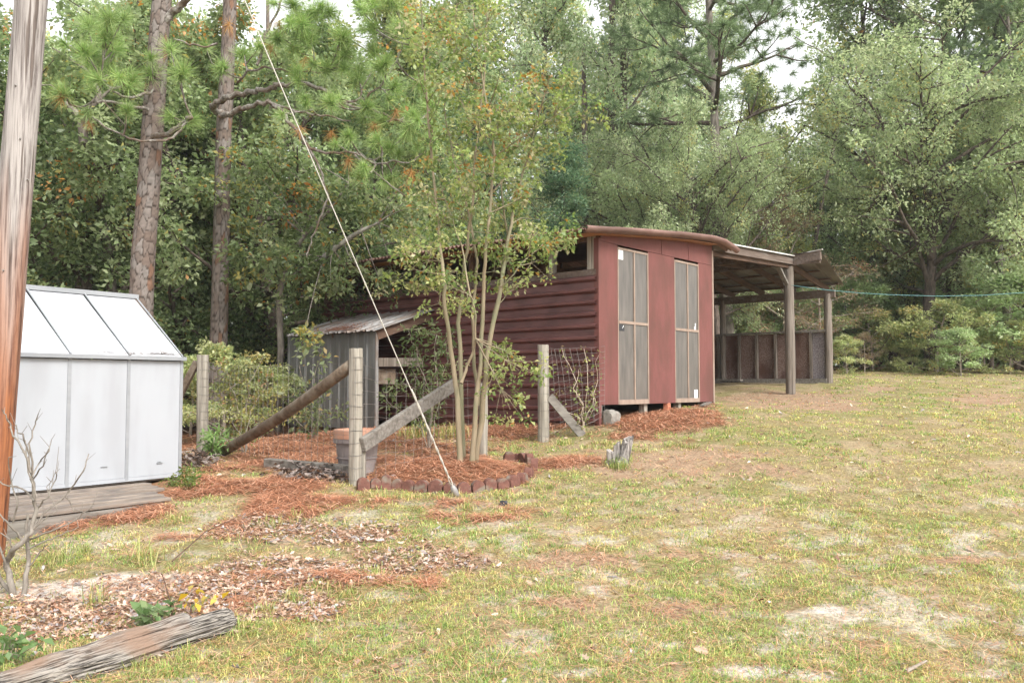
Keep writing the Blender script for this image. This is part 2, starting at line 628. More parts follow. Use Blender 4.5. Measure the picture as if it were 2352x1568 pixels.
# ground: mapped colour times fine grain
m, n, l, b, out = new_mat('ground_mix')
a = n.new('ShaderNodeAttribute')
a.attribute_name = 'col'
tc = n.new('ShaderNodeTexCoord')
nz = n.new('ShaderNodeTexNoise')
nz.inputs['Scale'].default_value = 34
nz.inputs['Detail'].default_value = 8
nz.inputs['Roughness'].default_value = .75
l.new(tc.outputs['Object'], nz.inputs['Vector'])
cr = n.new('ShaderNodeValToRGB')
cr.color_ramp.elements[0].position = .3
cr.color_ramp.elements[1].position = .7
cr.color_ramp.elements[0].color = (.30, .27, .24, 1)
cr.color_ramp.elements[1].color = (1.45, 1.45, 1.45, 1)
l.new(nz.outputs['Fac'], cr.inputs[0])
mx = n.new('ShaderNodeMix')
mx.data_type = 'RGBA'
mx.blend_type = 'MULTIPLY'
mx.inputs[0].default_value = 1
l.new(a.outputs['Color'], mx.inputs[6])
l.new(cr.outputs[0], mx.inputs[7])
l.new(mx.outputs[2], b.inputs['Base Color'])
bp = n.new('ShaderNodeBump')
bp.inputs['Strength'].default_value = .7
bp.inputs['Distance'].default_value = .02
l.new(nz.outputs['Fac'], bp.inputs['Height'])
l.new(bp.outputs[0], b.inputs['Normal'])
b.inputs['Roughness'].default_value = .95
b.inputs['Specular IOR Level'].default_value = .1
M_ground = m

# ------------------------------------------------------------------ what covers the ground where
# (px, py, rx, ry) patches as seen in the photograph, turned into ellipses on the terrain
PATCH = {
    'straw': [(560, 1030, 290, 70), (420, 1120, 150, 26), (620, 1120, 160, 24), (1030, 1085, 190, 38), (1150, 990, 260, 22), (1520, 965, 170, 32), (1300, 1060, 70, 16),
              (250, 1180, 150, 22), (760, 1000, 160, 40), (650, 1170, 90, 16), (60, 1210, 150, 22)],
    'litter': [(800, 1235, 210, 40), (640, 1215, 120, 30), (900, 1285, 170, 30), (640, 1300, 200, 36), (420, 1390, 260, 60), (120, 1430, 140, 60), (1060, 1300, 90, 14), (260, 1465, 150, 30)],
    'sand': [(200, 1360, 150, 26), (330, 1330, 110, 14), (1905, 1405, 62, 13), (1960, 1425, 30, 8), (1830, 1455, 50, 9), (1740, 1545, 80, 14), (1530, 1482, 26, 8), (1940, 1270, 34, 5), (1350, 1550, 60, 8), (2170, 1322, 20, 5),
             (2260, 1545, 50, 9), (1890, 1550, 60, 14)],
    'bare': [(1480, 1058, 270, 28), (1640, 1085, 170, 20), (1780, 915, 150, 22), (1900, 930, 130, 12), (2290, 918, 85, 16), (1310, 1290, 140, 20), (1570, 1400, 130, 14), (2020, 895, 60, 8), (1560, 1270, 120, 12),
             (1300, 1390, 90, 14), (2180, 1290, 90, 9)],
}


def _ell():
    out = {}
    for k, L in PATCH.items():
        out[k] = []
        for px, py, rx, ry in L:
            c = gp(px, py)
            t = gp(px, py - ry)
            bt = gp(px, min(py + ry, 1900))
            sl = c[0] / c[1]
            out[k].append((c[0], (t[1] + bt[1]) / 2, rx * c[1] / F, max((t[1] - bt[1]) / 2, .05), sl))
    return out


ELL = _ell()


def cover(x, y):
    """dict of masks 0..1 on arrays x,y"""
    x = np.asarray(x, float)
    y = np.asarray(y, float)
    nz = (fbm(x * 1.7, y * 1.7, 3) - .5) * 1.5 + (fbm(x * 7, y * 7, 9, 3) - .5) * .9
    r = {}
    for k, L in ELL.items():
        mk = np.zeros_like(x)
        for cx, cy, rx, ry, sl in L:
            d = np.sqrt(((x - cx - sl * (y - cy)) / rx) ** 2 + ((y - cy) / ry) ** 2)
            mk = np.maximum(mk, sstep(1.3, .6, d + nz * 1.1))
        r[k] = mk
    # woodland floor: behind the yard, left of the barn and past the far lawn edge
    edge = np.where(x < 1.5, 14.3 + 0.35 * np.clip(x + 4, -9, 6), 27.0 + 0.12 * (x - 6))
    edge = np.where((x < 1.5) & (x > -3.5), 15.5, edge)
    r['wood'] = sstep(-.8, 1.2, y - edge + nz * 1.2)
    left = sstep(-5.3, -6.6, x + nz * .5 + .2 * (y - 9))
    r['wood'] = np.maximum(r['wood'], left * sstep(7, 9, y))
    r['nz'] = nz
    return r


def mixc(c, col_, w):
    return c * (1 - w[..., None]) + np.array(col_) * w[..., None]


# terrain sheet -------------------------------------------------------------
def axis(parts):
    out = []
    for a, b_, st in parts:
        out.append(np.arange(a, b_, st))
    return np.concatenate(out + [[parts[-1][1]]])


gx = axis([(-300, -60, 30), (-60, -24, 4), (-24, -10, .6), (-10, -5, .14), (-5, 6, .065), (6, 12, .14), (12, 24, .6), (24, 60, 4), (60, 300, 30)])
gy = axis([(-60, -6, 6), (-6, 2.5, .5), (2.5, 9, .055), (9, 15, .09), (15, 30, .2), (30, 48, .8), (48, 100, 6), (100, 400, 30)])
X, Y = np.meshgrid(gx, gy)
Z = gz(X, Y)
cv = cover(X, Y)
near = (np.abs(X) < 24) & (Y > -6) & (Y < 46)
Z = Z + np.where(near, (fbm(X * .9, Y * .9, 21) - .5) * .07 + (fbm(X * 5, Y * 5, 22, 3) - .5) * .035 + cv['straw'] * .03 * fbm(X * 6, Y * 6, 5), 0)


def ring_mound(x, y):
    c = RINGC
    d = np.sqrt((x - c[0]) ** 2 + (y - c[1]) ** 2)
    return sstep(1.0, .2, d) * .10


RINGC = (at(1030, 1085, 9.75)[0], 9.72)
Z = Z + ring_mound(X, Y)
c = np.zeros(X.shape + (3,)) + np.array((0.262, 0.212, 0.112))  # base lowered to paint shade into the gaps between tufts
c = mixc(c, (0.21, 0.201, 0.0845), sstep(.45, .65, fbm(X * .8, Y * .8, 31)) * .7)
c = mixc(c, (0.347, 0.273, 0.18), sstep(.5, .62, fbm(X * 2.3, Y * 2.3, 33)) * .6)
c = mixc(c, (0.441, 0.412, 0.339), sstep(.60, .70, fbm(X * 2.9 + 9, Y * 2.9, 35)) * sstep(11, 6, Y) * .8)
c = mixc(c, (.50, .46, .42), sstep(.585, .66, fbm(X * 5.5, Y * 5.5, 37)) * sstep(10, 5, Y) * .6)
c = mixc(c, (0.336, 0.239, 0.165), cv['bare'] * .85)
c = mixc(c, (0.231, 0.173, 0.116), cv['litter'] * .8)
c = mixc(c, (0.252, 0.134, 0.0743), cv['straw'] * .9)
c = mixc(c, (.56, .52, .475), cv['sand'] * .95)
c = mixc(c, (0.178, 0.106, 0.0583), cv['wood'] * .9)
c = c * (.85 + .3 * fbm(X * 12, Y * 12, 41, 3))[..., None]
ny, nx = X.shape
idx = np.arange(nx * ny).reshape(ny, nx)
fq = np.stack([idx[:-1, :-1], idx[:-1, 1:], idx[1:, 1:], idx[1:, :-1]], -1).reshape(-1, 4)
ground = link('ground', np_mesh('ground', np.stack([X, Y, Z], -1).reshape(-1, 3), [fq], M_ground, c.reshape(-1, 3), True))
tag(ground, 'sandy yard with thin grass rising gently to the woods', 'ground', kind='structure')


def ground_z(x, y):
    x = np.asarray(x, float)
    y = np.asarray(y, float)
    z = gz(x, y) + (fbm(x * .9, y * .9, 21) - .5) * .07 + (fbm(x * 5, y * 5, 22, 3) - .5) * .035 + ring_mound(x, y)
    return z


def gpt(px, py):
    p = gp(px, py)
    return np.array([p[0], p[1], float(ground_z(p[0], p[1]))])

# ------------------------------------------------------------------ barn (local x along the front, local y back along the side, z absolute)
FD = np.array([.657, .754])
FD = FD / np.hypot(*FD)
LD = np.array([-FD[1], FD[0]])
B0 = at(1378, 930, 12.9)[:2]
BRZ = math.atan2(FD[1], FD[0])


def W(s, t, z=None):
    p = B0 + FD * s + LD * t
    if z is None:
        z = float(ground_z(p[0], p[1]))
    return np.array([p[0], p[1], z])


def bg_z(s, t):
    return W(s, t)[2]


barn = thing('barn', 'dark red shed with ribbed maroon side wall and open lean-to shelter on its right', 'shed', (B0[0], B0[1], 0), BRZ)
LEN = 6.92          # depth of the building
ZB = 1.17           # bottom of the front siding


def roof_top(s):
    """height of the red roof along the front"""
    xs = [-.75, -.1, .9, 1.82, 3.2, 3.7, 4.15]
    zs = [3.775, 3.84, 3.945, 4.03, 4.135, 4.125, 4.02]
    return float(np.interp(s, xs, zs))


# front wall: painted plywood pieces around two tall glazed strips
PT = .02
for (s0, s1, z0, z1, lb) in ((0.0, .475, ZB, 3.69, None), (1.375, 2.235, ZB - .005, 3.69, None), (3.085, 3.60, ZB - .005, 3.69, None)):
    MB().box(s0, s1, -PT, 0, z0, z1).build('wall_panel', M_red, barn)
mb = MB()
pts = [-.0, .9, 1.82, 2.7, 3.2, 3.62]
rows = [[(s, -PT - .004, 3.695) for s in pts], [(s, -PT - .004, roof_top(s) - .02) for s in pts]]
mb.sheet(rows, (0, PT, 0)).build('fascia_panel', M_red, barn)
for s0 in (1.8, 2.72):
    MB().box(s0, s0 + .012, -PT - .012, -PT - .0045, 3.7, roof_top(s0) - .05).build('joint_strip', M_red, barn)
MB().box(-.06, .0, -.03, .06, .80, 3.74).build('corner_trim', M_red, barn)
MB().box(3.602, 3.65, -.03, .05, ZB - .06, 3.97).build('corner_board', M_window_frame, barn)
MB().box(.02, 3.6, .02, .1, ZB + .0, ZB + .16).build('floor_beam', M_beam, barn)


def window(s0, s1, z0, z1, zm, labels):
    w = MB()
    e = .022
    # outer frame
    w.box(s0, s0 + e, -.0215, .0, z0, z1).box(s1 - e * 1.3, s1, -.030, 0, z0, z1)
    w.box(s0 + e, s1 - e * 1.3, -.028, 0, z0, z0 + .075).box(s0 + e, s1 - e * 1.3, -.027, 0, z1 - .035, z1)
    wo_ = w.build('window', M_window_frame, barn)
    sm = (s0 + s1) / 2 + .02
    MB().box(sm - .016, sm + .016, -.033, -.003, z0 + .075, z1 - .035).build('mullion', M_window_frame, wo_)
    r = MB()
    r.box(s0 + e, sm - .017, -.032, -.003, zm - .022, zm + .022).box(sm + .017, s1 - e * 1.3, -.032, -.003, zm - .022, zm + .022)
    r.build('transom', M_window_frame, wo_)
    for a_, b_ in ((s0 + e, sm - .017), (sm + .017, s1 - e * 1.3)):
        for c_, d_ in ((z0 + .075, zm - .022), (zm + .022, z1 - .035)):
            MB().box(a_, b_, -.016, -.010, c_, d_).build('pane', M_pane, wo_)
    for (ls, lz, lw, lh, mt, nm) in labels:
        MB().box(ls, ls + lw, -.0185, -.0165, lz, lz + lh).build(nm, mt, wo_)
    return wo_


w1 = window(.478, 1.372, ZB - .005, 3.66, 2.47, [(.502, 3.47, .135, .15, M_label, 'sticker'), (.502, 2.33, .16, .10, M_black, 'dark_patch')])
mb = MB()
mb.box(.515, .60, -.0205, -.0188, 3.585, 3.60).box(.515, .625, -.0205, -.0188, 3.553, 3.567)
for k in range(3):
    mb.box(.515, .61 - .01 * k, -.0205, -.0188, 3.53 - k * .018, 3.537 - k * .018)
mb.build('printed_lines', M_print, w1)
mb = MB()
for k in range(5):
    mb.box(.60 + .007 * k, .606 + .008 * k, -.0205, -.0188, 2.37 + .008 * k, 2.385 + .009 * k)
mb.build('label_scraps', M_label, w1)
window(2.238, 3.082, ZB - .005, 3.655, 2.44, [(2.9, 1.235, .12, .15, M_label, 'sticker'), (2.92, 2.46, .055, .06, M_label, 'sticker'), (2.95, 2.51, .028, .07, M_label, 'torn_label')])

# ribbed maroon side siding, four overlapping sheets, ribs horizontal
RIB = .182


def rib_profile(z0, n):
    pr = []
    for k in range(n):
        z = z0 + k * RIB
        pr += [(z, 0), (z + .075, .0), (z + .108, .072), (z + .140, .076), (z + .160, .0)]
    pr.append((z0 + n * RIB, 0))
    return pr


z = .80
zs_top = 3.165
k = 0
rr = random.Random(3)
while z < zs_top - .02:
    n_ = 3 if k else 4
    n_ = min(n_, max(1, int(round((zs_top - z) / RIB))))
    pr = rib_profile(z, n_)
    ts = np.linspace(.0, LEN, 24)
    rows = []
    for q, (zz, dd) in enumerate(pr):
        rows.append([(-.045 - dd - .003 * (k % 2) - .003 * sin(t * 2.3 + k), t, zz + .004 * sin(t * 1.7 + k * 2) - .012 * t / LEN) for t in ts])
    MB().sheet(rows, (.004, 0, 0)).build('siding_sheet', M_rib, barn)
    z += n_ * RIB + .002
    k += 1
MB().box(-.06, .02, 0.02, LEN, 3.168, 3.262).build('header_beam', M_beam, barn).rotation_euler = (0, 0, 0)
for t in (.03, .115, .86, 1.75, 2.65, 3.5, 4.1, 4.7, 5.4, 5.95, 6.4, 6.8):
    MB().box(-.055, .035, t, t + (.075 if t < .2 else .09), 3.264, 3.80).build('stud', M_postwood if t < 1 else M_rafter, barn)
MB().box(-.05, .04, 0, LEN, 3.70, 3.775).build('top_plate', M_rafter, barn)
# corner foundation pieces
for s_, wd in ((1.30, .10), (2.42, .09), (3.3, .08)):
    MB().box(s_, s_ + wd, .03, .13, bg_z(s_, .1) - .1, ZB).build('pier', M_postwood, barn)
MB().box(-.05, .06, .002, .1, .62, ZB).build('corner_post', M_postwood, barn)
# floor, other walls, dark room inside
MB().box(.02, 3.6, .1, LEN - .02, ZB + .06, ZB + .12).build('floor', M_beam, barn)
MB().box(3.605, 3.645, .05, LEN, .95, 3.95).build('partition_wall', M_under, barn)
MB().box(0, 3.6, LEN - .04, LEN, .75, 3.85).build('rear_wall', M_red, barn)
# ceiling boards under the red roof
for j in range(6):
    t0, t1 = -.2 + j * 1.19, -.2 + (j + 1) * 1.19 - .012
    rows = [[(s, t, roof_top(s) - .075) for t in (t0, t1)] for s in (-.55, .3, 1.5, 2.6, 3.5)]
    MB().sheet(rows, (0, 0, .012)).build('ceiling_board', M_under, barn)
# corrugated red roof: ribs run along the front, lapped sheets
ss_all = [(-.75, -.06), (-.12, 1.86), (1.80, 4.12)]
WL = .095
j = 0
rr = random.Random(5)
for a_, b_ in ss_all:
    t = -.30
    while t < LEN + .2:
        tw = WL * 9 if t > -.29 else WL * 8
        tt = np.arange(t, min(t + tw + WL, LEN + .3), WL / 8)
        lift = .010 * (ss_all.index((a_, b_))) + .003 * (j % 2)
        rows = []
        for s in np.linspace(a_, b_, 9):
            r = []
            for q in tt:
                ph = (q + .30) / WL * 2 * pi
                z = roof_top(s) - .012 + .020 * cos(ph) + lift + .006 * sin(s * 3 + j)
                if q < -.285:
                    z -= .045
                r.append((s, q, z))
            rows.append(r)
        MB().sheet(rows, (0, 0, .004)).build('roof_sheet', M_roofred, barn, smooth=True)
        t += tw
        j += 1
# rolled verge strip along the front edge of the roof, in three lengths
for a_, b_, dz in ((-.74, -.04, .0), (-.04, 1.9, .006), (1.84, 4.16, .014)):
    pl = [(.055, -.075), (.02, -.062), (-.008, -.04), (-.024, -.012), (-.02, .012), (.0, .026), (.12, .033), (.12, .025), (.005, .016), (-.012, .006), (-.014, -.010), (.0, -.034), (.024, -.054), (.055, -.066)]
    rows = []
    for s in np.linspace(a_, b_, 10):
        rows.append([(s, -.30 + p[0], roof_top(s) + p[1] + dz) for p in pl + pl[:1]])
    MB().sheet(rows).build('verge_strip', M_roofred, barn, smooth=True)

# ---- open shelter on the right
SP, SE = 7.37, 9.66          # ridge post line, outer post line
ZR = 4.14


def post(s, t, zb, zt, r=.085, mt=None):
    rnd = random.Random(int(s * 100 + t * 7))
    n_ = 14
    zz = np.linspace(zb - .25, zt, n_)
    pts = [(s + .004 * sin(i * .7 + s), t + .004 * cos(i * .6 + t), z_) for i, z_ in enumerate(zz)]
    return MB().tube(pts, [r * (1 + rnd.uniform(-.015, .015)) for _ in zz], 14, True, .025, rnd).build('post', mt or M_barnpost, barn, smooth=False)


for t_ in (0.0, 3.4, LEN - .1):
    post(SP, t_ + .08, bg_z(SP, t_), ZR - .06, .105 if t_ == 0 else .09)
    post(SE, t_ + .08, bg_z(SE, t_), 3.66, .09)
post(SE, 2.85, bg_z(SE, 2.85), 3.66, .075)
# beams
MB().bar((3.65, .06, 3.99), (SP + .02, .06, 4.14), .06, .20).build('front_beam', M_rafter, barn)
MB().bar((3.65, -.02, 4.06), (SP + .0, -.02, 4.19), .035, .15).build('fascia_board', M_beam, barn)
MB().bar((SP, -.62, 4.20), (SP, LEN, 4.20), .07, .2).build('ridge_beam', M_beam, barn)
mb = MB().bar((SP - .05, -.66, 4.26), (SP + .02, .05, 4.205), .06, .21)
mb.build('ridge_board', M_beam, barn)
MB().bar((SE, -.1, 3.66), (SE, LEN, 3.66), .08, .19).build('eave_beam', M_beam, barn)
MB().bar((5.45, .1, 4.04), (5.45, LEN, 4.04), .05, .14).build('middle_beam', M_beam, barn)
MB().bar((SP - .10, .1, 4.0), (SP - .02, .08, 3.55), .05, .09, (0, 1, 0)).build('brace', M_greyboard, barn)
MB().bar((SP - .5, .12, 4.06), (SP - .06, .1, 3.66), .05, .1, (0, 1, 0)).build('brace', M_greyboard, barn)
MB().bar((SP - .02, -.1, 4.10), (SP + .06, -.12, 4.16), .10, .03).build('metal_bracket', M_galv, barn)
for t_ in np.linspace(.2, LEN - .1, 9):
    MB().bar((SP, t_, 4.22), (SE + .35, t_, 3.80), .045, .14).build('rafter', M_rafter, barn)
    MB().bar((3.66, t_ + .06, 4.03), (SP, t_ + .06, 4.17), .045, .13).build('rafter', M_rafter, barn)
for s_ in (8.0, 8.7, 9.4, 9.9):
    z_ = 4.22 + (3.80 - 4.22) * (s_ - SP) / (SE + .35 - SP) + .09
    MB().bar((s_, -.1, z_), (s_, LEN, z_), .07, .035).build('purlin', M_rafter, barn)


def low_sheet(rows_fn, t0, t1):
    pass


# ribbed roof sheets of the shelter, greyed to paint in the shade underneath
def ribsheet(s0, z0, s1, z1, ta, tb, skew0=0, skew1=0):
    rows = []
    for q in np.linspace(0, 1, 5):
        s = s0 + (s1 - s0) * q
        z = z0 + (z1 - z0) * q
        off = skew0 + (skew1 - skew0) * q
        r = []
        n_ = max(2, int((tb - ta) / .23))
        for i in range(n_):
            u0 = ta + (tb - ta) * i / n_
            du = (tb - ta) / n_
            for f_, h in ((0, 0), (.72, 0), (.79, .022), (.91, .022)):
                t = u0 + du * f_
                tt = t + off * max(0, 1 - (t - ta) / 1.0)
                r.append((s, tt, z + h))
        r.append((s, tb, z))
        rows.append(r)
    MB().sheet(rows, (0, 0, .003)).build('roof_sheet', M_roofshade, barn)


t = -.06
while t < LEN:
    tb = min(t + 1.02, LEN + .25)
    ribsheet(3.95, 4.145, SP + .12, 4.285, t, tb + .03)
    t += 1.02
t = -.15
while t < LEN:
    tb = min(t + 1.02, LEN + .25)
    first = t < -.1
    ribsheet(SP - .08, 4.335, SE + .46, 3.905, t, tb + .03, -.52 if first else 0, 0)
    t += 1.02
MB().bar((3.98, -.075, 4.165), (SP + .05, -.075, 4.30), .03, .022).build('roof_edge', M_roofwhite, barn)
MB().bar((SP - .05, -.70, 4.375), (SP + .02, -.02, 4.325), .05, .018).build('roof_edge', M_roofwhite, barn)
# low strandboard wall along the outer side
ZL0, ZL1 = 1.60, 2.77
studs = [.50, .93, 1.40, 1.90, 2.38, 2.95, 3.5, 4.1, 4.7, 5.3, 5.9, 6.5]
for t_ in studs:
    MB().bar((SE - .03, t_, ZL0), (SE - .03, t_, ZL1 - .03), .055, .085, (1, 0, 0)).build('stud', M_barnpost, barn)
MB().bar((SE - .03, .1, ZL1), (SE - .03, LEN, ZL1), .10, .05).build('top_rail', M_greyboard, barn)
MB().bar((SE - .05, .1, ZL0 - .05), (SE - .05, LEN, ZL0 - .05), .14, .13).build('sill_beam', M_greyboard, barn)
MB().bar((SE - .6, .7, ZL0 - .08), (SE - .5, 2.6, ZL0 - .06), .14, .05).build('loose_board', M_greyboard, barn)
MB().bar((SE - .7, 2.0, ZL0 - .02), (SE - .55, 4.2, ZL0 + .03), .14, .04).build('loose_board', M_greyboard, barn)
pp = [.10] + studs + [LEN]
for i in range(len(pp) - 1):
    if i % 2 == 0 or i < 3:
        pass
    MB().box(SE + .02, SE + .035, pp[i] + .004, pp[i + 1] - .004, ZL0 - .02, ZL1 - .03).build('wall_panel', M_osbgrey if i == 0 else M_osb, barn)

# masonry bits under the front wall
o = thing('hollow_brick', 'orange hollow brick wedged under the red front wall', 'brick', W(2.02, .02, 0))
o.rotation_euler = (0, 0, BRZ)
zb_ = bg_z(2.02, .02)
mb = MB()
mb.box(-.045, -.028, -.04, .05, zb_ - .03, ZB - .01).box(.028, .045, -.04, .05, zb_ - .03, ZB - .01).box(-.006, .006, -.04, .05, zb_ - .03, ZB - .01)
hh = (ZB - .01 - zb_ + .03)
for q in (0, .32, .66, .97):
    za = zb_ - .03 + hh * q
    mb.box(-.028, -.006, -.04, .05, za, za + .014).box(.006, .028, -.04, .05, za, za + .014)
mb.build('brick_shell', M_brick, o)


def lump(name, label, cat, p, size, mt, seed, flat=1.0):
    rnd = random.Random(seed)
    import bmesh
    bm = bmesh.new()
    bmesh.ops.create_icosphere(bm, subdivisions=3, radius=1)
    for v in bm.verts:
        q = v.co.copy()
        for ax in range(3):
            q[ax] = max(-.72, min(.72, q[ax]))
        k_ = 1 + .12 * (vnoise(q.x * 2 + seed, q.y * 2 + q.z * 3, seed) - .5) * 2
        v.co = Vector((q.x * size[0] * k_, q.y * size[1] * k_, q.z * size[2] * k_))
    me = bpy.data.meshes.new(name)
    bm.to_mesh(me)
    bm.free()
    me.materials.append(mt)
    ob = link(name, me)
    ob.location = p
    return tag(ob, label, cat)


q = W(.10, -.14)
lump('concrete_block', 'rough grey concrete block at the foot of the red corner post', 'block', (q[0], q[1], q[2] + .08), (.15, .13, .17), M_concrete, 4).rotation_euler = (.1, .05, .8)
a_ = W(2.75, -.25)
b_ = W(3.45, -.02, ZB - .02)
tag(MB().bar((a_[0], a_[1], a_[2] + .04), tuple(b_), .09, .025).build('leaning_board', M_greyboard), 'short grey board leaning under the right end of the red front wall', 'board')

# ------------------------------------------------------------------ small grey coop against the side wall
CT0, CT1, CS = 3.72, 6.30, -1.32
coop = thing('animal_pen', 'small grey metal lean-to pen built against the maroon wall', 'shed', (B0[0], B0[1], 0), BRZ)
zc0 = bg_z(CS, CT0) - .05
ZE, ZH = 2.40, 2.83
nb = 10
for i in range(nb):
    a_ = CT0 + (CT1 - CT0) * i / nb
    b_ = CT0 + (CT1 - CT0) * (i + 1) / nb
    w_ = b_ - a_
    pr = [(a_, 0), (a_ + w_ * .12, 0), (a_ + w_ * .2, .012), (a_ + w_ * .45, .012), (a_ + w_ * .5, 0), (a_ + w_ * .8, 0), (a_ + w_ * .86, .028), (a_ + w_ * .96, .028), (b_, 0)]
    rows = [[(CS - d_, t_, z_) for t_, d_ in pr] for z_ in (zc0 + .05, zc0 + .9, ZE - .02)]
    MB().sheet(rows, (.003, 0, 0)).build('wall_panel', M_steel, coop)
    # roof sheet of the same bay
    rows = []
    for q in np.linspace(0, 1, 4):
        s_ = (CS - .14) + (-.05 - CS + .14) * q
        z_ = ZE - .02 + (ZH - ZE + .02) * q
        rows.append([(s_, t_ - .12 + .004 * sin(i), z_ + d_ * 1.1 + .006 * sin(i * 2.1)) for t_, d_ in pr])
    MB().sheet(rows, (0, 0, .003)).build('roof_sheet', M_galv, coop)
MB().box(CS - .02, CS + .03, CT0 - .03, CT0, zc0, ZE).build('corner_trim', M_galv, coop)
MB().bar((CS, CT0 - .02, ZE - .08), (-.08, CT0 - .02, ZH - .10), .04, .16).build('rafter', M_rafter, coop)
MB().bar((CS, CT0 + 1.2, ZE - .08), (-.08, CT0 + 1.2, ZH - .10), .04, .14).build('rafter', M_rafter, coop)
MB().box(CS + .01, -.08, CT1 - .03, CT1, zc0, ZE).build('end_wall', M_steel, coop)
MB().bar((CS + .02, CT0 - .02, 1.86), (-.25, CT0 - .02, 1.88), .03, .15).build('cross_board', M_barnpost, coop)
MB().bar((CS + .02, CT0 + .1, 1.62), (CS + .52, CT0 + .1, 1.62), .03, .26).build('nest_board', M_dark_timber, coop)
MB().box(CS + .03, CS + .07, CT0 + .0, CT0 + .04, zc0, 1.8).build('stud', M_greyboard, coop)

# dead needles lying on that roof
v_, f_, c_ = [], [], []
rr = np.random.default_rng(4)


def needles_on(n_, fn, ln=(.09, .2), w_=.0035, cols=((.42, .16, .08), (.34, .13, .06), (.5, .24, .12))):
    V, C = [], []
    for _ in range(n_):
        p, u, n0 = fn()
        L = rr.uniform(*ln)
        a = Vector(p)
        u = Vector(u).normalized()
        sd_ = Vector(n0).cross(u).normalized() * w_
        V += [a - sd_, a + sd_, a + u * L + sd_ * .4, a + u * L - sd_ * .4]
        cc = np.array(cols[rr.integers(len(cols))]) * rr.uniform(.75, 1.2)
        C += [cc] * 4
    V = np.array([tuple(q_) for q_ in V])
    return np_mesh('needles', V, [np.arange(len(V)).reshape(-1, 4)], M_dry, np.array(C))


def _onroof():
    q = abs(rr.normal(0, .22))
    t_ = rr.normal(CT0 + 1.05, .38)
    t_ = min(max(t_, CT0 + .05), CT1 - .3)
    s_ = CS - .1 + q * 1.3
    s_ = min(s_, -.1)
    z_ = ZE - .02 + (ZH - ZE + .02) * (s_ - CS + .14) / (1.41 - .05) + .025 + rr.uniform(0, .02)
    a = rr.uniform(0, 2 * pi)
    return W(s_, t_, z_), (cos(a), sin(a), .1), (0, 0, 1)


o = link('roof_needles', needles_on(900, _onroof))
tag(o, 'drift of brown pine needles lying on the pen roof', 'pine needles', kind='stuff')

# ------------------------------------------------------------------ white greenhouse
GC = at(412, 1091, 9.35)
GD = np.array([.573, .819])
GD = GD / np.hypot(*GD)
GRZ = math.atan2(GD[1], GD[0])
gh = thing('greenhouse', 'small white panelled greenhouse with grey frame beside the utility pole', 'greenhouse', (GC[0], GC[1], GC[2]), GRZ)
GW, GH, GL, GR = .62, 1.275, 2.48, 1.90
GRH = 2.0
for i in range(4):
    x1 = -i * GW
    x0 = x1 - GW
    MB().box(x0 + .016, x1 - .016, 0, .01, .03, GH - .02).build('wall_panel', M_white, gh)
    MB().box(x0 + .016, x1 - .016, GR - .01, GR, .03, GH - .02).build('wall_panel', M_white, gh)
    for sgn in (0, 1):
        y0, y1 = (-.015, GR / 2) if sgn == 0 else (GR + .015, GR / 2)
        rows = [[(x, y0 + (y1 - y0) * q, GH + .025 + (GRH - GH - .02) * q) for x in (x0 + .012, x1 - .012)] for q in (0, .5, 1)]
        MB().sheet(rows if sgn == 0 else [r[::-1] for r in rows], (0, 0, .008)).build('roof_panel', M_white_lit, gh)
for i in range(5):
    x = -i * GW
    MB().box(x - .018, x + .018, -.008, .014, 0, GH).build('wall_stud', M_alu, gh)
    for sgn in (0, 1):
        y0, y1 = (-.02, GR / 2) if sgn == 0 else (GR + .02, GR / 2)
        MB().bar((x, y0, GH + .037), (x, y1, GRH + .042), .016, .010).build('roof_bar', M_alu, gh)
MB().bar((.03, -.03, GH + .01), (-GL - .03, -.03, GH + .01), .045, .04).build('gutter', M_alu, gh)
MB().bar((.03, GR + .03, GH + .01), (-GL - .03, GR + .03, GH + .01), .045, .04).build('gutter', M_alu, gh)
MB().bar((.03, GR / 2, GRH + .035), (-GL - .03, GR / 2, GRH + .035), .06, .05).build('ridge_cap', M_alu, gh)
mb = MB().box(-GL, 0, -.006, .016, -.01, .028)
mb.build('base_rail', M_white, gh)
for xe in (0.0, -GL):
    poly = [(0, 0), (GR, 0), (GR, GH), (GR / 2, GRH), (0, GH)]
    MB().prism(poly, lambda p: (xe - .004, p[0], p[1]), lambda p: (xe + .004, p[0], p[1])).build('gable_panel', M_white, gh)
mb = MB()
mb.box(-.9, -.83, -.011, -.002, .16, .168).box(-.28, -.21, -.011, -.002, .15, .158).box(-.27, -.23, -.011, -.002, .165, .17)
mb.build('panel_latch', M_alu, gh)
MB().box(-GL, 0, .02, GR - .02, -.03, -.015).build('floor', M_deck, gh)
# leaf debris in the gutter
rr = np.random.default_rng(9)


def _gut():
    x = -abs(rr.normal(0, .5))
    x = -rr.uniform(0, 1.1) if rr.random() < .4 else max(x, -2.2)
    p = GC + np.array([GD[0] * x + -GD[1] * .02 * rr.uniform(0, 2), GD[1] * x + GD[0] * .02, GH + .045 + rr.uniform(0, .02)])
    a = GRZ + rr.normal(0, .35) + (pi if rr.random() < .5 else 0)
    return p, (cos(a), sin(a), rr.normal(.1, .15)), (0, 0, 1)


tag(link('gutter_needles', needles_on(150, _gut, (.05, .2), .003, ((.2, .12, .07), (.3, .17, .1)))), 'dry needles caught along the greenhouse gutter', 'pine needles', kind='stuff')

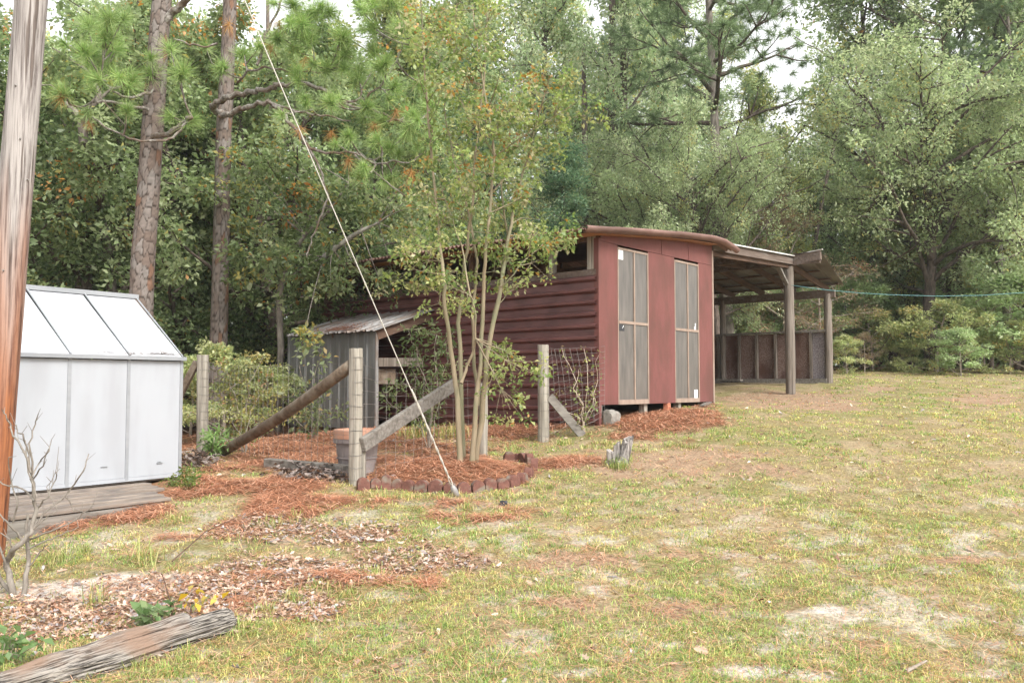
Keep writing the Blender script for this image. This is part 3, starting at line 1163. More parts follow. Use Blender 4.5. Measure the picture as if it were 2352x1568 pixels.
# old plank step in front of the greenhouse
dk = thing('plank_platform', 'low weathered plank platform in front of the greenhouse', 'platform', (GC[0], GC[1], GC[2]), GRZ)
for j in range(6):
    y1 = -.01 - j * .148
    MB().box(-2.2 + .05 * (j % 2), -.42 - .07 * j + .05 * (j % 3), y1 - .14, y1, -.07 - .012 * j, -.035 - .012 * j - .004 * (j % 2)).build('plank', M_deck, dk, bevel=.006)
MB().box(-2.2, -.75, -.90, -.86, -.34, -.14).build('side_board', M_greyboard, dk)
MB().box(-2.2, -2.15, -.85, -.02, -.34, -.14).build('side_board', M_greyboard, dk)
MB().box(-2.1, -.9, -.925, -.905, -.36, -.25).build('side_board', M_greyboard, dk)

# ------------------------------------------------------------------ utility pole with its guy strand
pb = at(-36, 1300, 6.35)
pt = at(72, 0, 6.35)
up = (pt - pb) / (pt[2] - pb[2])
zb_ = ground_z(pb[0], pb[1]) - .3
L = 8.6
pole = thing('utility_pole', 'leaning wooden utility pole, orange brown below and silver grey above', 'utility pole', (pb[0], pb[1], pb[2]))
mb = MB()
rnd = random.Random(2)
hh = np.linspace(-.4, L, 60)
mb.tube([(up[0] * h, up[1] * h, h) for h in hh], [.128 - .0035 * h + rnd.uniform(-.0012, .0012) for h in hh], 40, True, .006, rnd)
mb.build('shaft', M_pole, pole, smooth=True)
PB = Vector([float(q) for q in pb])
UPV = Vector((float(up[0]), float(up[1]), 1))
mb = MB()
for h, a_ in ((2.2, -1.3), (3.2, -1.0), (3.6, -1.5), (2.9, -.4)):
    c_ = UPV * h
    r_ = .128 - .0035 * h
    mb.tube([(c_.x + cos(a_) * r_, c_.y + sin(a_) * r_, c_.z), (c_.x + cos(a_) * (r_ + .018), c_.y + sin(a_) * (r_ + .018), c_.z + .004)], .006, 6)
mb.build('nail', M_wire, pole)
# guy strand: from the top of the pole to the ground anchor
ga = gpt(1046, 1138)
ga[2] += .03
# find pole height whose projected line passes through (565,0)
target = at(565, 0, 7.5)


def project(p):
    d = Vector(p) - Vector((0, 0, EYE))
    yv = d.y * cos(PITCH) + d.z * sin(PITCH)
    zv = -d.y * sin(PITCH) + d.z * cos(PITCH)
    return CX + F * d.x / yv, CY - F * zv / yv


best = None
for h in np.linspace(4, 8.5, 200):
    p = PB + UPV * float(h)
    a_ = Vector([float(q) for q in ga])
    for tt in np.linspace(.1, .95, 120):
        q = a_.lerp(p, float(tt))
        x, y = project(q)
        if abs(y) < 12:
            e = abs(x - 565)
            if best is None or e < best[0]:
                best = (e, h)
hg = best[1]
guy = thing('guy_wire', 'pale steel guy strand slanting from the utility pole down to the ground', 'guy wire', tuple(ga))
p1 = PB + UPV * float(hg) - Vector([float(q) for q in ga])
dn = p1.normalized()
MB().tube([dn * .55 + (p1 - dn * .55) * float(q) - Vector((0, 0, .22 * q * (1 - q))) for q in np.linspace(0, 1, 25)], .0052, 7).build('strand', M_guy, guy, smooth=True)
mb = MB()
rw = 34
for k in range(2):
    pts = []
    u_ = dn.orthogonal().normalized()
    v__ = dn.cross(u_)
    for i in range(rw):
        a_ = i * .9 + k * pi
        off = .006 if i > 6 else .006 + .012 * (1 - i / 6)
        pts.append(dn * (.05 + i * .034) + u_ * cos(a_) * off + v__ * sin(a_) * off)
    mb.tube(pts, .006, 5)
mb.build('grip_wrap', M_guy, guy, smooth=True)
mb = MB().lathe([(0, -.06), (.022, -.055), (.034, -.02), (.036, .03), (.026, .075), (.01, .095), (0, .1)], 14)
e = mb.build('anchor_eye', M_galv, guy, smooth=True)
e.rotation_euler = dn.to_track_quat('Z', 'Y').to_euler()
MB().tube([(0, 0, -.02), (dn * -.35)], .012, 6).build('anchor_rod', M_wire, guy)

# ------------------------------------------------------------------ teal cord from the shelter post
cp = [at(px, py, Y) for px, py, Y in ((1817, 655, 18.28), (1860, 661, 18.2), (1905, 666.5, 18.1), (1975, 673, 17.9), (2045, 677, 17.8), (2150, 680, 17.6), (2250, 678.5, 17.4), (2352, 672, 17.2), (2480, 658, 17.0), (2600, 640, 16.8))]
tag(MB().tube([tuple(q) for q in cp], .0075, 6).build('washing_line', M_cord, smooth=True), 'teal cord sagging from the shelter post to the right', 'cord')
lp = at(2600, 640, 16.8)
lpz = float(ground_z(lp[0], lp[1]))
o = thing('line_post', 'grey post holding the far end of the teal cord', 'post', (lp[0], lp[1], lpz))
MB().tube([(0, 0, -.3), (0, 0, lp[2] - lpz + .15)], .06, 10).build('shaft', M_postwood, o)

# ------------------------------------------------------------------ fence: posts, braces and wire
fence = thing('wire_fence', 'sagging wire mesh fence on rough wooden posts in front of the maroon wall', 'fence')
A = gpt(815, 1112)
A = np.array([*at(817, 1112, 9.0)])
Bp = at(1248, 1020, 12.2)
Cp = at(465, 1037, 12.7)
Dp = at(1110, 1042, 11.0)


def fpost(name, p, ztop, r, seed, lean=(0, 0), mt=None):
    rnd = random.Random(seed)
    zz = np.linspace(p[2] - .3, ztop, 12)
    H = ztop - p[2]
    pts = [(p[0] + lean[0] * (z_ - p[2]) / H + rnd.uniform(-.003, .003), p[1] + lean[1] * (z_ - p[2]) / H, z_) for z_ in zz]
    mb = MB()
    n_ = 18
    prof = [1 + rnd.uniform(-.05, .05) for _ in range(n_)]
    b_ = len(mb.v)
    for i, q in enumerate(pts):
        for k in range(n_):
            a = 2 * pi * k / n_
            rad = r * prof[k] * (1 + rnd.uniform(-.012, .012))
            mb.v.append((q[0] + rad * cos(a), q[1] + rad * sin(a), q[2] + (rnd.uniform(-.006, .006) if i == 11 else 0)))
    for i in range(11):
        for k in range(n_):
            k2 = (k + 1) % n_
            mb.f.append((i * n_ + k, i * n_ + k2, (i + 1) * n_ + k2, (i + 1) * n_ + k))
    mb.v.append((pts[-1][0], pts[-1][1], ztop - .004))
    for k in range(n_):
        mb.f.append((11 * n_ + k, 11 * n_ + (k + 1) % n_, len(mb.v) - 1))
    return mb.build(name, mt or M_postwood, fence)


zA = at(817, 800, 9.0)[2]
zB = at(1248, 792, 12.2)[2]
zC = at(465, 815, 12.7)[2]
zD = at(1110, 880, 11.0)[2]
fpost('post', A, zA, .071, 1, (-.01, 0))
fpost('post', Bp, zB, .082, 2, (.0, 0))
fpost('post', Cp, zC, .085, 3, (-.02, 0))
fpost('post', Dp, zD, .06, 4)
# round brace left of the near post, split brace to the right, boards further along
v1 = at(803, 842, 9.06)
v2 = at(505, 1040, 11.6)
MB().tube([tuple(v1 + (v2 - v1) * q + np.array([0, 0, -.05 * sin(q * pi)])) for q in np.linspace(-.01, 1.06, 9)], [.068, .067, .07, .068, .07, .072, .07, .072, .07], 12, True, .04, random.Random(4)).build('brace', M_dark_timber, fence, smooth=True)
v1 = at(832, 1022, 8.95)
v2 = at(1048, 880, 10.9)
MB().bar(tuple(v1), tuple(v2), .06, .16).build('brace', M_greyboard, fence, bevel=.012)
v1 = at(1262, 910, 12.18)
v2 = at(1338, 1000, 12.3)
MB().bar(tuple(v1), tuple(v2), .04, .12).build('brace', M_greyboard, fence)
v1 = at(452, 832, 12.7)
v2 = at(398, 935, 12.9)
MB().bar(tuple(v1), tuple(v2), .05, .11).build('brace', M_dark_timber, fence)
p = A + np.array([.075, .03, 0])
MB().box(-.02, .02, -.03, .03, -.2, .42, Matrix.Translation([float(q) for q in p])).build('post_splint', M_postwood, fence)


def mesh_span(a, b, za, zb, htop_a, htop_b, sag=.03, seed=0, dx=.152, dz=.13, r=.0019, curl=0):
    rnd = random.Random(seed)
    mb = MB()
    a = np.array(a[:2])
    b = np.array(b[:2])
    L = np.hypot(*(b - a))
    d = (b - a) / L
    nrm = np.array([-d[1], d[0]])
    n_ = max(3, int(L / dx))

    def P(u, h):
        q = a + d * L * u
        zg = za + (zb - za) * u
        ht = htop_a + (htop_b - htop_a) * u
        z_ = zg + (ht - zg) * h - sag * sin(pi * u) * h * 2 + .01 * sin(u * 23 + h * 5 + seed)
        off = .03 * sin(u * 7 + seed) * h + curl * sin(pi * u) * h ** 3
        return (q[0] + nrm[0] * off, q[1] + nrm[1] * off, z_)
    for i in range(n_ + 1):
        mb.tube([P(i / n_, h) for h in np.linspace(0, 1, 5)], r, 3, False)
    rows = int(max(1.0, htop_a - za) / dz)
    for j in range(rows + 1):
        mb.tube([P(u, j / rows) for u in np.linspace(0, 1, n_ + 1)], r * 1.15, 3, False)
    mb.build('wire_mesh', M_wire, fence)


mesh_span(Cp, A, Cp[2], A[2], zC - .12, zA - .16, .02, 1)
mesh_span(A, Dp, A[2], Dp[2], zA - .16, zD + .02, .03, 2)
cb = W(.05, -.05, 1.0)
mesh_span(Bp, cb, Bp[2], cb[2], zB - .06, 1.0 + 1.06, -.0, 5, .1, .1, .0022, .16)
# wire wound round the posts
for p, z0, z1, r_ in ((A, A[2] + .05, zA - .1, .073), (Bp, Bp[2] + .12, zB - .1, .084), (Cp, Cp[2] + .1, zC - .1, .087)):
    mb = MB()
    k_ = 11
    for i in range(k_):
        z_ = z0 + (z1 - z0) * i / (k_ - 1)
        mb.tube([(p[0] + r_ * cos(a), p[1] + r_ * sin(a), z_ + .004 * sin(a * 2 + i)) for a in np.linspace(pi, 2 * pi, 12)], .0024, 4, False)
    for a in np.linspace(pi * 1.12, pi * 1.9, 3):
        mb.tube([(p[0] + r_ * cos(a), p[1] + r_ * sin(a), z_) for z_ in (z0, (z0 + z1) / 2, z1)], .002, 4, False)
    mb.build('wire_wrap', M_wire, fence)

# grey timber on the ground along the fence line
a_ = gpt(612, 1075)
b_ = gpt(806, 1100)
tag(MB().bar((a_[0], a_[1], a_[2] + .06), (b_[0], b_[1], b_[2] + .09), .10, .11).build('landscape_timber', M_greyboard, bevel=.012), 'grey landscape timber lying at the foot of the wire fence', 'timber')

# ------------------------------------------------------------------ planter pots behind the near post
pp_ = at(820, 1088, 9.62)
gzp = float(ground_z(pp_[0], pp_[1]))
pp_[2] = gzp
Hp = at(820, 1006, 9.62)[2] - gzp
pot = thing('planter_pot', 'large grey plastic planter standing behind the near fence post', 'planter', tuple(pp_))
MB().lathe([(0, 0), (.185, 0), (.19, .02), (.225, Hp * .55), (.24, Hp * .88), (.268, Hp * .885), (.272, Hp), (.255, Hp), (.235, Hp * .86), (.16, .06), (0, .05)], 28).build('bowl', M_potgrey, pot, smooth=False)
MB().lathe([(.216, Hp * .42), (.228, Hp * .44), (.23, Hp * .47), (.222, Hp * .485)], 28).build('moulded_band', M_potgrey, pot)
pot2 = thing('terracotta_pot', 'terracotta coloured pot nested inside the grey planter', 'planter', (pp_[0], pp_[1], gzp + .1))
h2 = at(820, 985, 9.62)[2] - gzp - .1
MB().lathe([(0, 0), (.14, 0), (.225, h2 - .11), (.262, h2 - .10), (.268, h2 - .01), (.262, h2), (.24, h2), (.23, h2 - .06), (0, h2 - .07)], 28).build('bowl', M_terra, pot2)

# ------------------------------------------------------------------ scalloped edging ring round the myrtle
ring = thing('garden_edging', 'red scalloped concrete edging curving round the multi stemmed tree', 'edging', (RINGC[0], RINGC[1], 0))
edge_px = [(835, 1124), (863, 1122), (887, 1121), (912, 1121), (938, 1123), (968, 1126), (1000, 1129), (1034, 1130), (1066, 1129), (1098, 1126), (1126, 1123), (1154, 1120), (1180, 1114), (1202, 1105), (1218, 1092), (1228, 1078),
           (1218, 1061), (1204, 1056), (1187, 1054), (1168, 1055)]
EP = [gpt(*q) for q in edge_px]
for i, p in enumerate(EP):
    nx_ = EP[min(i + 1, len(EP) - 1)]
    pv_ = EP[max(i - 1, 0)]
    d = Vector((nx_[0] - pv_[0], nx_[1] - pv_[1], 0))
    wd = min(max(d.length / 2 * .47, .05), .085) if 0 < i < len(EP) - 1 else .065
    d.normalize()
    n_ = Vector((-d.y, d.x, 0))
    rnd = random.Random(i)
    h = .122 + rnd.uniform(-.02, .02)
    poly = [(-wd, -.12)] + [(wd * cos(a), h - wd + wd * sin(a) * 1.0) for a in np.linspace(pi, 0, 11)] + [(wd, -.12)]
    o_ = Vector((p[0] - RINGC[0], p[1] - RINGC[1], p[2]))
    tilt = rnd.uniform(-.05, .16)
    MB().prism(poly, lambda q: o_ + d * q[0] + Vector((0, 0, q[1])) - n_ * (.035 - tilt * q[1]), lambda q: o_ + d * q[0] + Vector((0, 0, q[1])) + n_ * (.05 + tilt * q[1])).build('edging_stone', M_edging, ring, bevel=.006)

# ------------------------------------------------------------------ split log in the foreground
la = gpt(528, 1452)
lb = gp(-60, 1640)
lb[2] = float(ground_z(lb[0], lb[1]))
log = thing('split_log', 'weathered split log lying across the lower left corner', 'log', tuple(la))


def gnarly(pts, rads, n_, seed, groove=.10, zs=.8):
    mb = MB()
    b_ = 0
    for i, (p_, r_) in enumerate(zip(pts, rads)):
        d = Vector(pts[min(i + 1, len(pts) - 1)]) - Vector(pts[max(i - 1, 0)])
        d.normalize()
        u_ = Vector((0, 0, 1)).cross(d).normalized()
        w_ = d.cross(u_)
        for k in range(n_):
            a = 2 * pi * k / n_
            g = vnoise(np.array(k * .9), np.array(i * .11 + seed), seed) + .5 * vnoise(np.array(k * 2.3), np.array(i * .3), seed + 3)
            rr_ = r_ * (1 + groove * (g - .75) * 2)
            q = Vector(p_) + u_ * cos(a) * rr_ + w_ * sin(a) * rr_ * zs
            mb.v.append((q.x, q.y, q.z))
    N = len(pts)
    for i in range(N - 1):
        for k in range(n_):
            k2 = (k + 1) % n_
            mb.f.append((i * n_ + k, i * n_ + k2, (i + 1) * n_ + k2, (i + 1) * n_ + k))
    mb.f.append(tuple(reversed(range(n_))))
    mb.f.append(tuple((N - 1) * n_ + k for k in range(n_)))
    return mb


M_log = mat('silvered_split_log', (.03, .025, .022), (.30, .272, .238), (26, 26, 26), 1.0, bump=1.0, lo=.42, hi=.57, c3=(.22, .15, .11), s3=(3, 3, 3), mix3=(.5, .66))
M_log.node_tree.nodes  # grain follows the log through a rotated mapping
for nd in M_log.node_tree.nodes:
    if nd.type == 'MAPPING' and abs(nd.inputs['Scale'].default_value[0] - 26) < 1e-3:
        nd.inputs['Scale'].default_value = (4.5, 130, 130)
dv = Vector([float(lb[i] - la[i]) for i in range(3)])
Ll = dv.length
rzl = math.atan2(dv.y, dv.x)
log.rotation_euler = (0, -math.asin(dv.z / Ll), rzl)
N = 46
pts = [(Ll * q, .02 * sin(q * 5), .055 + .006 * sin(q * 9)) for q in np.linspace(0, 1, N)]
rads = [.072 * (.86 if i == 0 else 1) * (1 + .08 * sin(i * .31)) for i in range(N)]
gnarly(pts, rads, 44, 3, .16, .9).build('log_body', M_log, log)
pts = [(Ll * q, -.045 - .01 * sin(q * 4), .125 - .03 * q + .004 * sin(q * 19)) for q in np.linspace(.16, 1, 36)]
rads = [(.012 if i == 0 else .05 * (1 + .12 * sin(i * .6))) for i in range(36)]
gnarly(pts, rads, 30, 8, .2, .62).build('split_slab', M_log, log)

# ------------------------------------------------------------------ broken stump in the grass
sp = gpt(1420, 1068)
st = thing('broken_stump', 'small grey broken stump standing in the grass', 'stump', tuple(sp))
M_stump = mat('stump_wood', (.07, .06, .052), (.34, .31, .29), (40, 40, 5), .95, bump=.6, lo=.4, hi=.6)
rnd = random.Random(8)


def shard(x, y, r, h, seed, lean):
    rnd = random.Random(seed)
    mb = MB()
    n_ = 12
    rows = 7
    ph_ = rnd.uniform(0, 6)
    top = [h * (1 + .12 * sin(ph_ + 2 * pi * k / n_) + rnd.uniform(-.07, .05)) for k in range(n_)]
    pr = [1 + rnd.uniform(-.2, .2) for _ in range(n_)]
    for i in range(rows):
        q = i / (rows - 1)
        for k in range(n_):
            a = 2 * pi * k / n_
            rad = r * pr[k] * (1.15 - .35 * q)
            mb.v.append((x + lean * q + rad * cos(a), y + rad * sin(a) * .7, -.06 + (top[k] + .06) * q))
    for i in range(rows - 1):
        for k in range(n_):
            k2 = (k + 1) % n_
            mb.f.append((i * n_ + k, i * n_ + k2, (i + 1) * n_ + k2, (i + 1) * n_ + k))
    mb.v.append((x + lean, y, h * .8))
    for k in range(n_):
        mb.f.append(((rows - 1) * n_ + k, (rows - 1) * n_ + (k + 1) % n_, len(mb.v) - 1))
    return mb


shard(.035, .02, .085, .31, 1, .10).build('tall_shard', M_stump, st)
shard(-.075, 0, .06, .16, 2, -.02).build('low_shard', M_stump, st)
shard(.0, .08, .05, .25, 3, .0).build('back_shard', M_stump, st)
shard(-.02, -.02, .13, .05, 5, 0).build('base', M_stump, st)

# ------------------------------------------------------------------ ground cover
def scatter(n, y0, y1, pw, xl=-.72, xr=.72, rng=RNG):
    """random ground positions, denser towards the front"""
    u = rng.random(n)
    e = 1 - pw
    y = (y0 ** e + u * (y1 ** e - y0 ** e)) ** (1 / e)
    x = (xl + (xr - xl) * rng.random(n)) * (y + 1.0)
    return x, y


def inside_building(x, y):
    dx, dy = x - B0[0], y - B0[1]
    s = dx * FD[0] + dy * FD[1]
    t = dx * LD[0] + dy * LD[1]
    r = (s > -.03) & (s < 3.7) & (t > .1) & (t < LEN)
    r |= (s > CS - .03) & (s < 0) & (t > CT0) & (t < CT1)
    dx, dy = x - GC[0], y - GC[1]
    s = dx * GD[0] + dy * GD[1]
    t = -dx * GD[1] + dy * GD[0]
    r |= (s < .03) & (s > -GL) & (t > -.5) & (t < GR)
    return r, None


def shelter_floor(x, y):
    dx, dy = x - B0[0], y - B0[1]
    s = dx * FD[0] + dy * FD[1]
    t = dx * LD[0] + dy * LD[1]
    return (s > 3.6) & (s < SE + .1) & (t > -.2) & (t < LEN)


def blades(x, y, h, w, lean, az, colr, z=None):
    """bent grass blades, 5 verts each"""
    n = len(x)
    z = ground_z(x, y) - .006 if z is None else z
    base = np.stack([x, y, z], 1)
    d = np.stack([np.cos(az), np.sin(az), np.zeros(n)], 1)
    s = np.stack([-np.sin(az), np.cos(az), np.zeros(n)], 1) * w[:, None]
    upv = np.array([0, 0, 1.0])
    mid = base + d * (h * lean * .38)[:, None] + upv * (h * .55)[:, None]
    tip = base + d * (h * lean)[:, None] + upv * (h * np.maximum(.12, 1 - lean * .55))[:, None]
    V = np.stack([base - s, base + s, mid - s * .75, mid + s * .75, tip], 1).reshape(-1, 3)
    i = np.arange(n)[:, None] * 5
    C = np.repeat(colr, 5, 0)
    return V, [i + np.array([[0, 1, 3, 2]]), i + np.array([[2, 3, 4]])], C


def pick(cols, p, n, rng, jit=.18):
    k = rng.choice(len(cols), n, p=p)
    return np.array(cols)[k] * (1 + rng.uniform(-jit, jit, (n, 1)))


NT = 80000                                      # tufts, several blades each
tx, ty = scatter(NT, 3.2, 31, 1.5)
cv = cover(tx, ty)
dens = sstep(.36, .60, fbm(tx * 1.6, ty * 1.6, 51) * .45 + fbm(tx * 7, ty * 7, 52, 3) * .55)
dens = .16 + .84 * dens
dens *= (1 - .9 * cv['straw']) * (1 - .9 * cv['sand']) * (1 - .84 * cv['bare']) * (1 - .62 * cv['litter']) * (1 - .97 * cv['wood'])
ib, _ = inside_building(tx, ty)
dens = np.where(ib | (shelter_floor(tx, ty)), 0, dens)
keep = RNG.random(NT) < dens
tx, ty = tx[keep], ty[keep]
nt = len(tx)
greenish = np.clip(sstep(.42, .62, fbm(tx * .7 + 3, ty * .7, 61)) * .42 + sstep(.42, .62, fbm(tx * 3, ty * 3, 62)) * .38 + .18, 0, .88)
tg = RNG.random(nt) < greenish
tcol = np.where(tg[:, None], pick([(0.185, 0.293, 0.0705), (0.268, 0.377, 0.0987), (0.149, 0.243, 0.0777), (0.35, 0.435, 0.127)], [.3, .35, .15, .2], nt, RNG, .25),
                pick([(0.506, 0.461, 0.148), (0.58, 0.553, 0.212), (0.401, 0.344, 0.113), (0.283, 0.192, 0.0777), (0.535, 0.402, 0.148), (0.624, 0.62, 0.31)], [.30, .22, .18, .10, .10, .10], nt, RNG, .25))
th = RNG.uniform(.016, .07, nt) * (1 + .35 * tg)
nb_ = RNG.integers(5, 15, nt)
k = np.repeat(np.arange(nt), nb_)
n = len(k)
sp_ = .028 + .0016 * ty[k]
ox, oy = RNG.normal(0, 1, n) * sp_, RNG.normal(0, 1, n) * sp_
x, y = tx[k] + ox, ty[k] + oy
az = np.arctan2(oy, ox) + RNG.normal(0, .9, n)
h = th[k] * RNG.uniform(.5, 1.15, n) * np.exp(-(ox ** 2 + oy ** 2) / (2 * (1.6 * sp_) ** 2))
lone = RNG.random(n) < .25
colr = np.where(lone[:, None], pick([(0.541, 0.481, 0.17), (0.451, 0.365, 0.127), (0.24, 0.332, 0.0987), (0.631, 0.597, 0.282)], [.4, .25, .2, .15], n, RNG, .3), tcol[k] * RNG.uniform(.75, 1.25, (n, 1)))
w = np.maximum(.0015 + .0006 * RNG.random(n), .00036 * y)
V, Fc, C = blades(x, y, np.maximum(h, .012), w, RNG.uniform(.5, 1.7, n), az, colr)
o = link('grass', np_mesh('grass', V, Fc, M_grass, C))
tag(o, 'thin yellow green lawn grass over the sandy yard', 'grass', kind='stuff')
print('grass', n)

# taller tufts: along the edging, stump, fence, log
TX, TY, TH, TG = [], [], [], []
rt = np.random.default_rng(77)


def tuft(px, py, cnt, rad, hgt, green):
    p = gp(px, py)
    for _ in range(cnt):
        TX.append(p[0] + rt.normal(0, rad))
        TY.append(p[1] + rt.normal(0, rad))
        TH.append(hgt * rt.uniform(.4, 1.15))
        TG.append(rt.random() < green)


for px in range(830, 1240, 14):
    tuft(px + rt.uniform(-6, 6), 1138 + rt.uniform(-3, 8), 16, .06, .09, .35)
for i in range(12):
    tuft(1425 + rt.uniform(-26, 30), 1076 + rt.uniform(-12, 6), 22, .05, .17, .8)
for px, py, c_, h_ in ((215, 1395, 26, .24), (320, 1300, 28, .32), (335, 1290, 14, .28), (250, 1180, 30, .12), (420, 1200, 40, .13), (130, 1290, 60, .14), (180, 1270, 60, .13), (560, 1250, 20, .12), (630, 1200, 40, .13), (700, 1190, 40, .13),
                       (520, 1440, 40, .12), (560, 1460, 40, .1), (420, 1520, 50, .1), (300, 1540, 50, .1), (200, 1560, 40, .09), (610, 1410, 50, .13), (680, 1380, 50, .13), (760, 1350, 60, .12), (850, 1320, 50, .11), (1660, 1000, 40, .1), (1400, 1020, 60, .12),
                       (1300, 1022, 60, .12), (1350, 1030, 60, .1), (1460, 1035, 60, .11), (1560, 1020, 60, .1), (1180, 1035, 50, .12), (1230, 1045, 40, .1), (1150, 1190, 60, .1), (1250, 1120, 70, .1), (1300, 1135, 60, .09), (1090, 1170, 60, .1)):
    for j in range(5):
        tuft(px + rt.normal(0, 16), py + rt.normal(0, 5), c_ // 3, .035, h_, .55)
for px in range(930, 1060, 8):        # weeds under the fence
    tuft(px, 1002 + rt.uniform(-12, 10), 22, .09, .3, .5)
TX, TY, TH, TG = map(np.array, (TX, TY, TH, TG))
n = len(TX)
colr = np.where(TG[:, None], pick([(0.176, 0.253, 0.0641), (0.243, 0.323, 0.0898), (0.324, 0.379, 0.128)], [.4, .4, .2], n, rt), pick([(0.486, 0.421, 0.167), (0.567, 0.505, 0.244), (0.405, 0.309, 0.128)], [.4, .4, .2], n, rt))
V, Fc, C = blades(TX, TY, TH, np.maximum(.0022, .00036 * TY), rt.uniform(.2, 1.3, n), rt.uniform(0, 2 * pi, n), colr)
tag(link('tall_grass', np_mesh('tall_grass', V, Fc, M_grass, C)), 'taller grass tufts around the edging, log and stump', 'grass', kind='stuff')


# pine straw -----------------------------------------------------------------
def straw(x, y, zadd, ln, w, colr, rng, tilt=.25):
    n = len(x)
    az = rng.uniform(0, 2 * pi, n)
    z = ground_z(x, y) + zadd
    d = np.stack([np.cos(az), np.sin(az), rng.normal(0, tilt, n) * .6], 1)
    s = np.stack([-np.sin(az), np.cos(az), np.zeros(n)], 1) * w[:, None]
    c0 = np.stack([x, y, z], 1)
    bend = np.stack([-np.sin(az), np.cos(az), np.zeros(n)], 1) * (rng.normal(0, .12, n) * ln)[:, None] + np.array([0, 0, 1]) * (rng.uniform(0, .08, n) * ln)[:, None]
    a = c0 - d * (ln / 2)[:, None]
    b_ = c0 + d * (ln / 2)[:, None]
    m_ = c0 + bend
    for q in (a, b_, m_):
        q[:, 2] = np.maximum(q[:, 2], ground_z(q[:, 0], q[:, 1]) + .002)
    V = np.stack([a - s, a + s, m_ - s, m_ + s, b_ - s * .6, b_ + s * .6], 1).reshape(-1, 3)
    i = np.arange(n)[:, None] * 6
    return V, [i + np.array([[0, 1, 3, 2]]), i + np.array([[2, 3, 5, 4]])], np.repeat(colr, 6, 0)


STRAWC = [(0.492, 0.228, 0.128), (0.626, 0.326, 0.203), (0.373, 0.167, 0.0903), (0.701, 0.439, 0.301), (0.224, 0.106, 0.0602)]
NS = 460000
x, y = scatter(NS, 5, 24, 1.2, -.7, .5)
cv = cover(x, y)
ib, _ = inside_building(x, y)
d_ring = np.hypot(x - RINGC[0], y - RINGC[1])
pk = np.clip(cv['straw'] * .95 + cv['wood'] * .30 * (y < 22) + .9 * (d_ring < .95), 0, 1)
pk = np.where(ib, 0, pk) * (~shelter_floor(x, y))
keep = RNG.random(NS) < pk
x, y = x[keep][:105000], y[keep][:105000]
n = len(x)
zadd = RNG.uniform(.003, .045, n) * (cover(x, y)['straw'] * .7 + .3)
V, Fc, C = straw(x, y, zadd, RNG.uniform(.12, .28, n), np.maximum(.0021, .0003 * y), pick(STRAWC, [.3, .26, .22, .12, .1], n, RNG), RNG)
tag(link('pine_straw', np_mesh('pine_straw', V, Fc, M_dry, C)), 'orange brown pine straw mulch by the fence, ring and shed', 'pine straw', kind='stuff')
print('straw', n)
# stray needles and clippings everywhere on the lawn
NS = 120000
x, y = scatter(NS, 3.3, 20, 1.5)
ib, _ = inside_building(x, y)
cv = cover(x, y)
keep = (~ib) & (RNG.random(NS) < .28 + .62 * np.maximum(cv['bare'], cv['litter']))
x, y = x[keep], y[keep]
n = len(x)
V, Fc, C = straw(x, y, RNG.uniform(.003, .035, n), RNG.uniform(.05, .2, n), np.maximum(.0012, .00024 * y), pick(STRAWC + [(.40, .32, .2)], [.24, .22, .14, .14, .10, .16], n, RNG), RNG)
tag(link('stray_needles', np_mesh('stray_needles', V, Fc, M_dry, C)), 'stray pine needles scattered over the lawn', 'pine needles', kind='stuff')


# fallen leaves ---------------------------------------------------------------
def litter_leaves(x, y, size, colr, rng, zadd=None):
    n = len(x)
    az = rng.uniform(0, 2 * pi, n)
    z = ground_z(x, y) + (rng.uniform(.004, .03, n) if zadd is None else zadd)
    P = np.stack([x, y, z], 1)
    nv = np.stack([rng.normal(0, .38, n), rng.normal(0, .38, n), np.ones(n)], 1)
    nv /= np.linalg.norm(nv, axis=1)[:, None]
    d = np.stack([np.cos(az), np.sin(az), np.zeros(n)], 1)
    d -= nv * (d * nv).sum(1)[:, None]
    d /= np.linalg.norm(d, axis=1)[:, None]
    b_ = np.cross(nv, d)
    # lobed outline in the leaf plane, curled
    out = [(-.5, 0), (-.28, .16), (-.12, .10), (.04, .30), (.16, .13), (.34, .22), (.5, 0), (.34, -.2), (.16, -.12), (.04, -.28), (-.12, -.09), (-.28, -.15)]
    curl = rng.uniform(-.6, 1.1, n)
    curl2 = rng.uniform(-.4, .8, n)
    vs = []
    for u, v in out:
        vs.append(P + d * (size * u)[:, None] + b_ * (size * v)[:, None] + nv * (size * (curl * v * v * 3 + curl2 * u * u * .9))[:, None])
    V = np.stack(vs, 1)
    V[:, :, 2] = np.maximum(V[:, :, 2], ground_z(V[:, :, 0], V[:, :, 1]) + .003)
    i = np.arange(n)[:, None] * 12
    Fc = [i + np.array([q]) for q in ([0, 1, 2, 10], [0, 10, 11, 0][:3] + [11], )]
    Fc = [i + np.array([[0, 1, 2]]), i + np.array([[0, 10, 11]]), i + np.array([[0, 2, 10]]), i + np.array([[2, 3, 4]]), i + np.array([[2, 4, 8, 10]]), i + np.array([[8, 9, 10]]), i + np.array([[4, 5, 6]]), i + np.array([[4, 6, 8]]), i + np.array([[6, 7, 8]])]
    return V.reshape(-1, 3), Fc, np.repeat(colr, 12, 0)


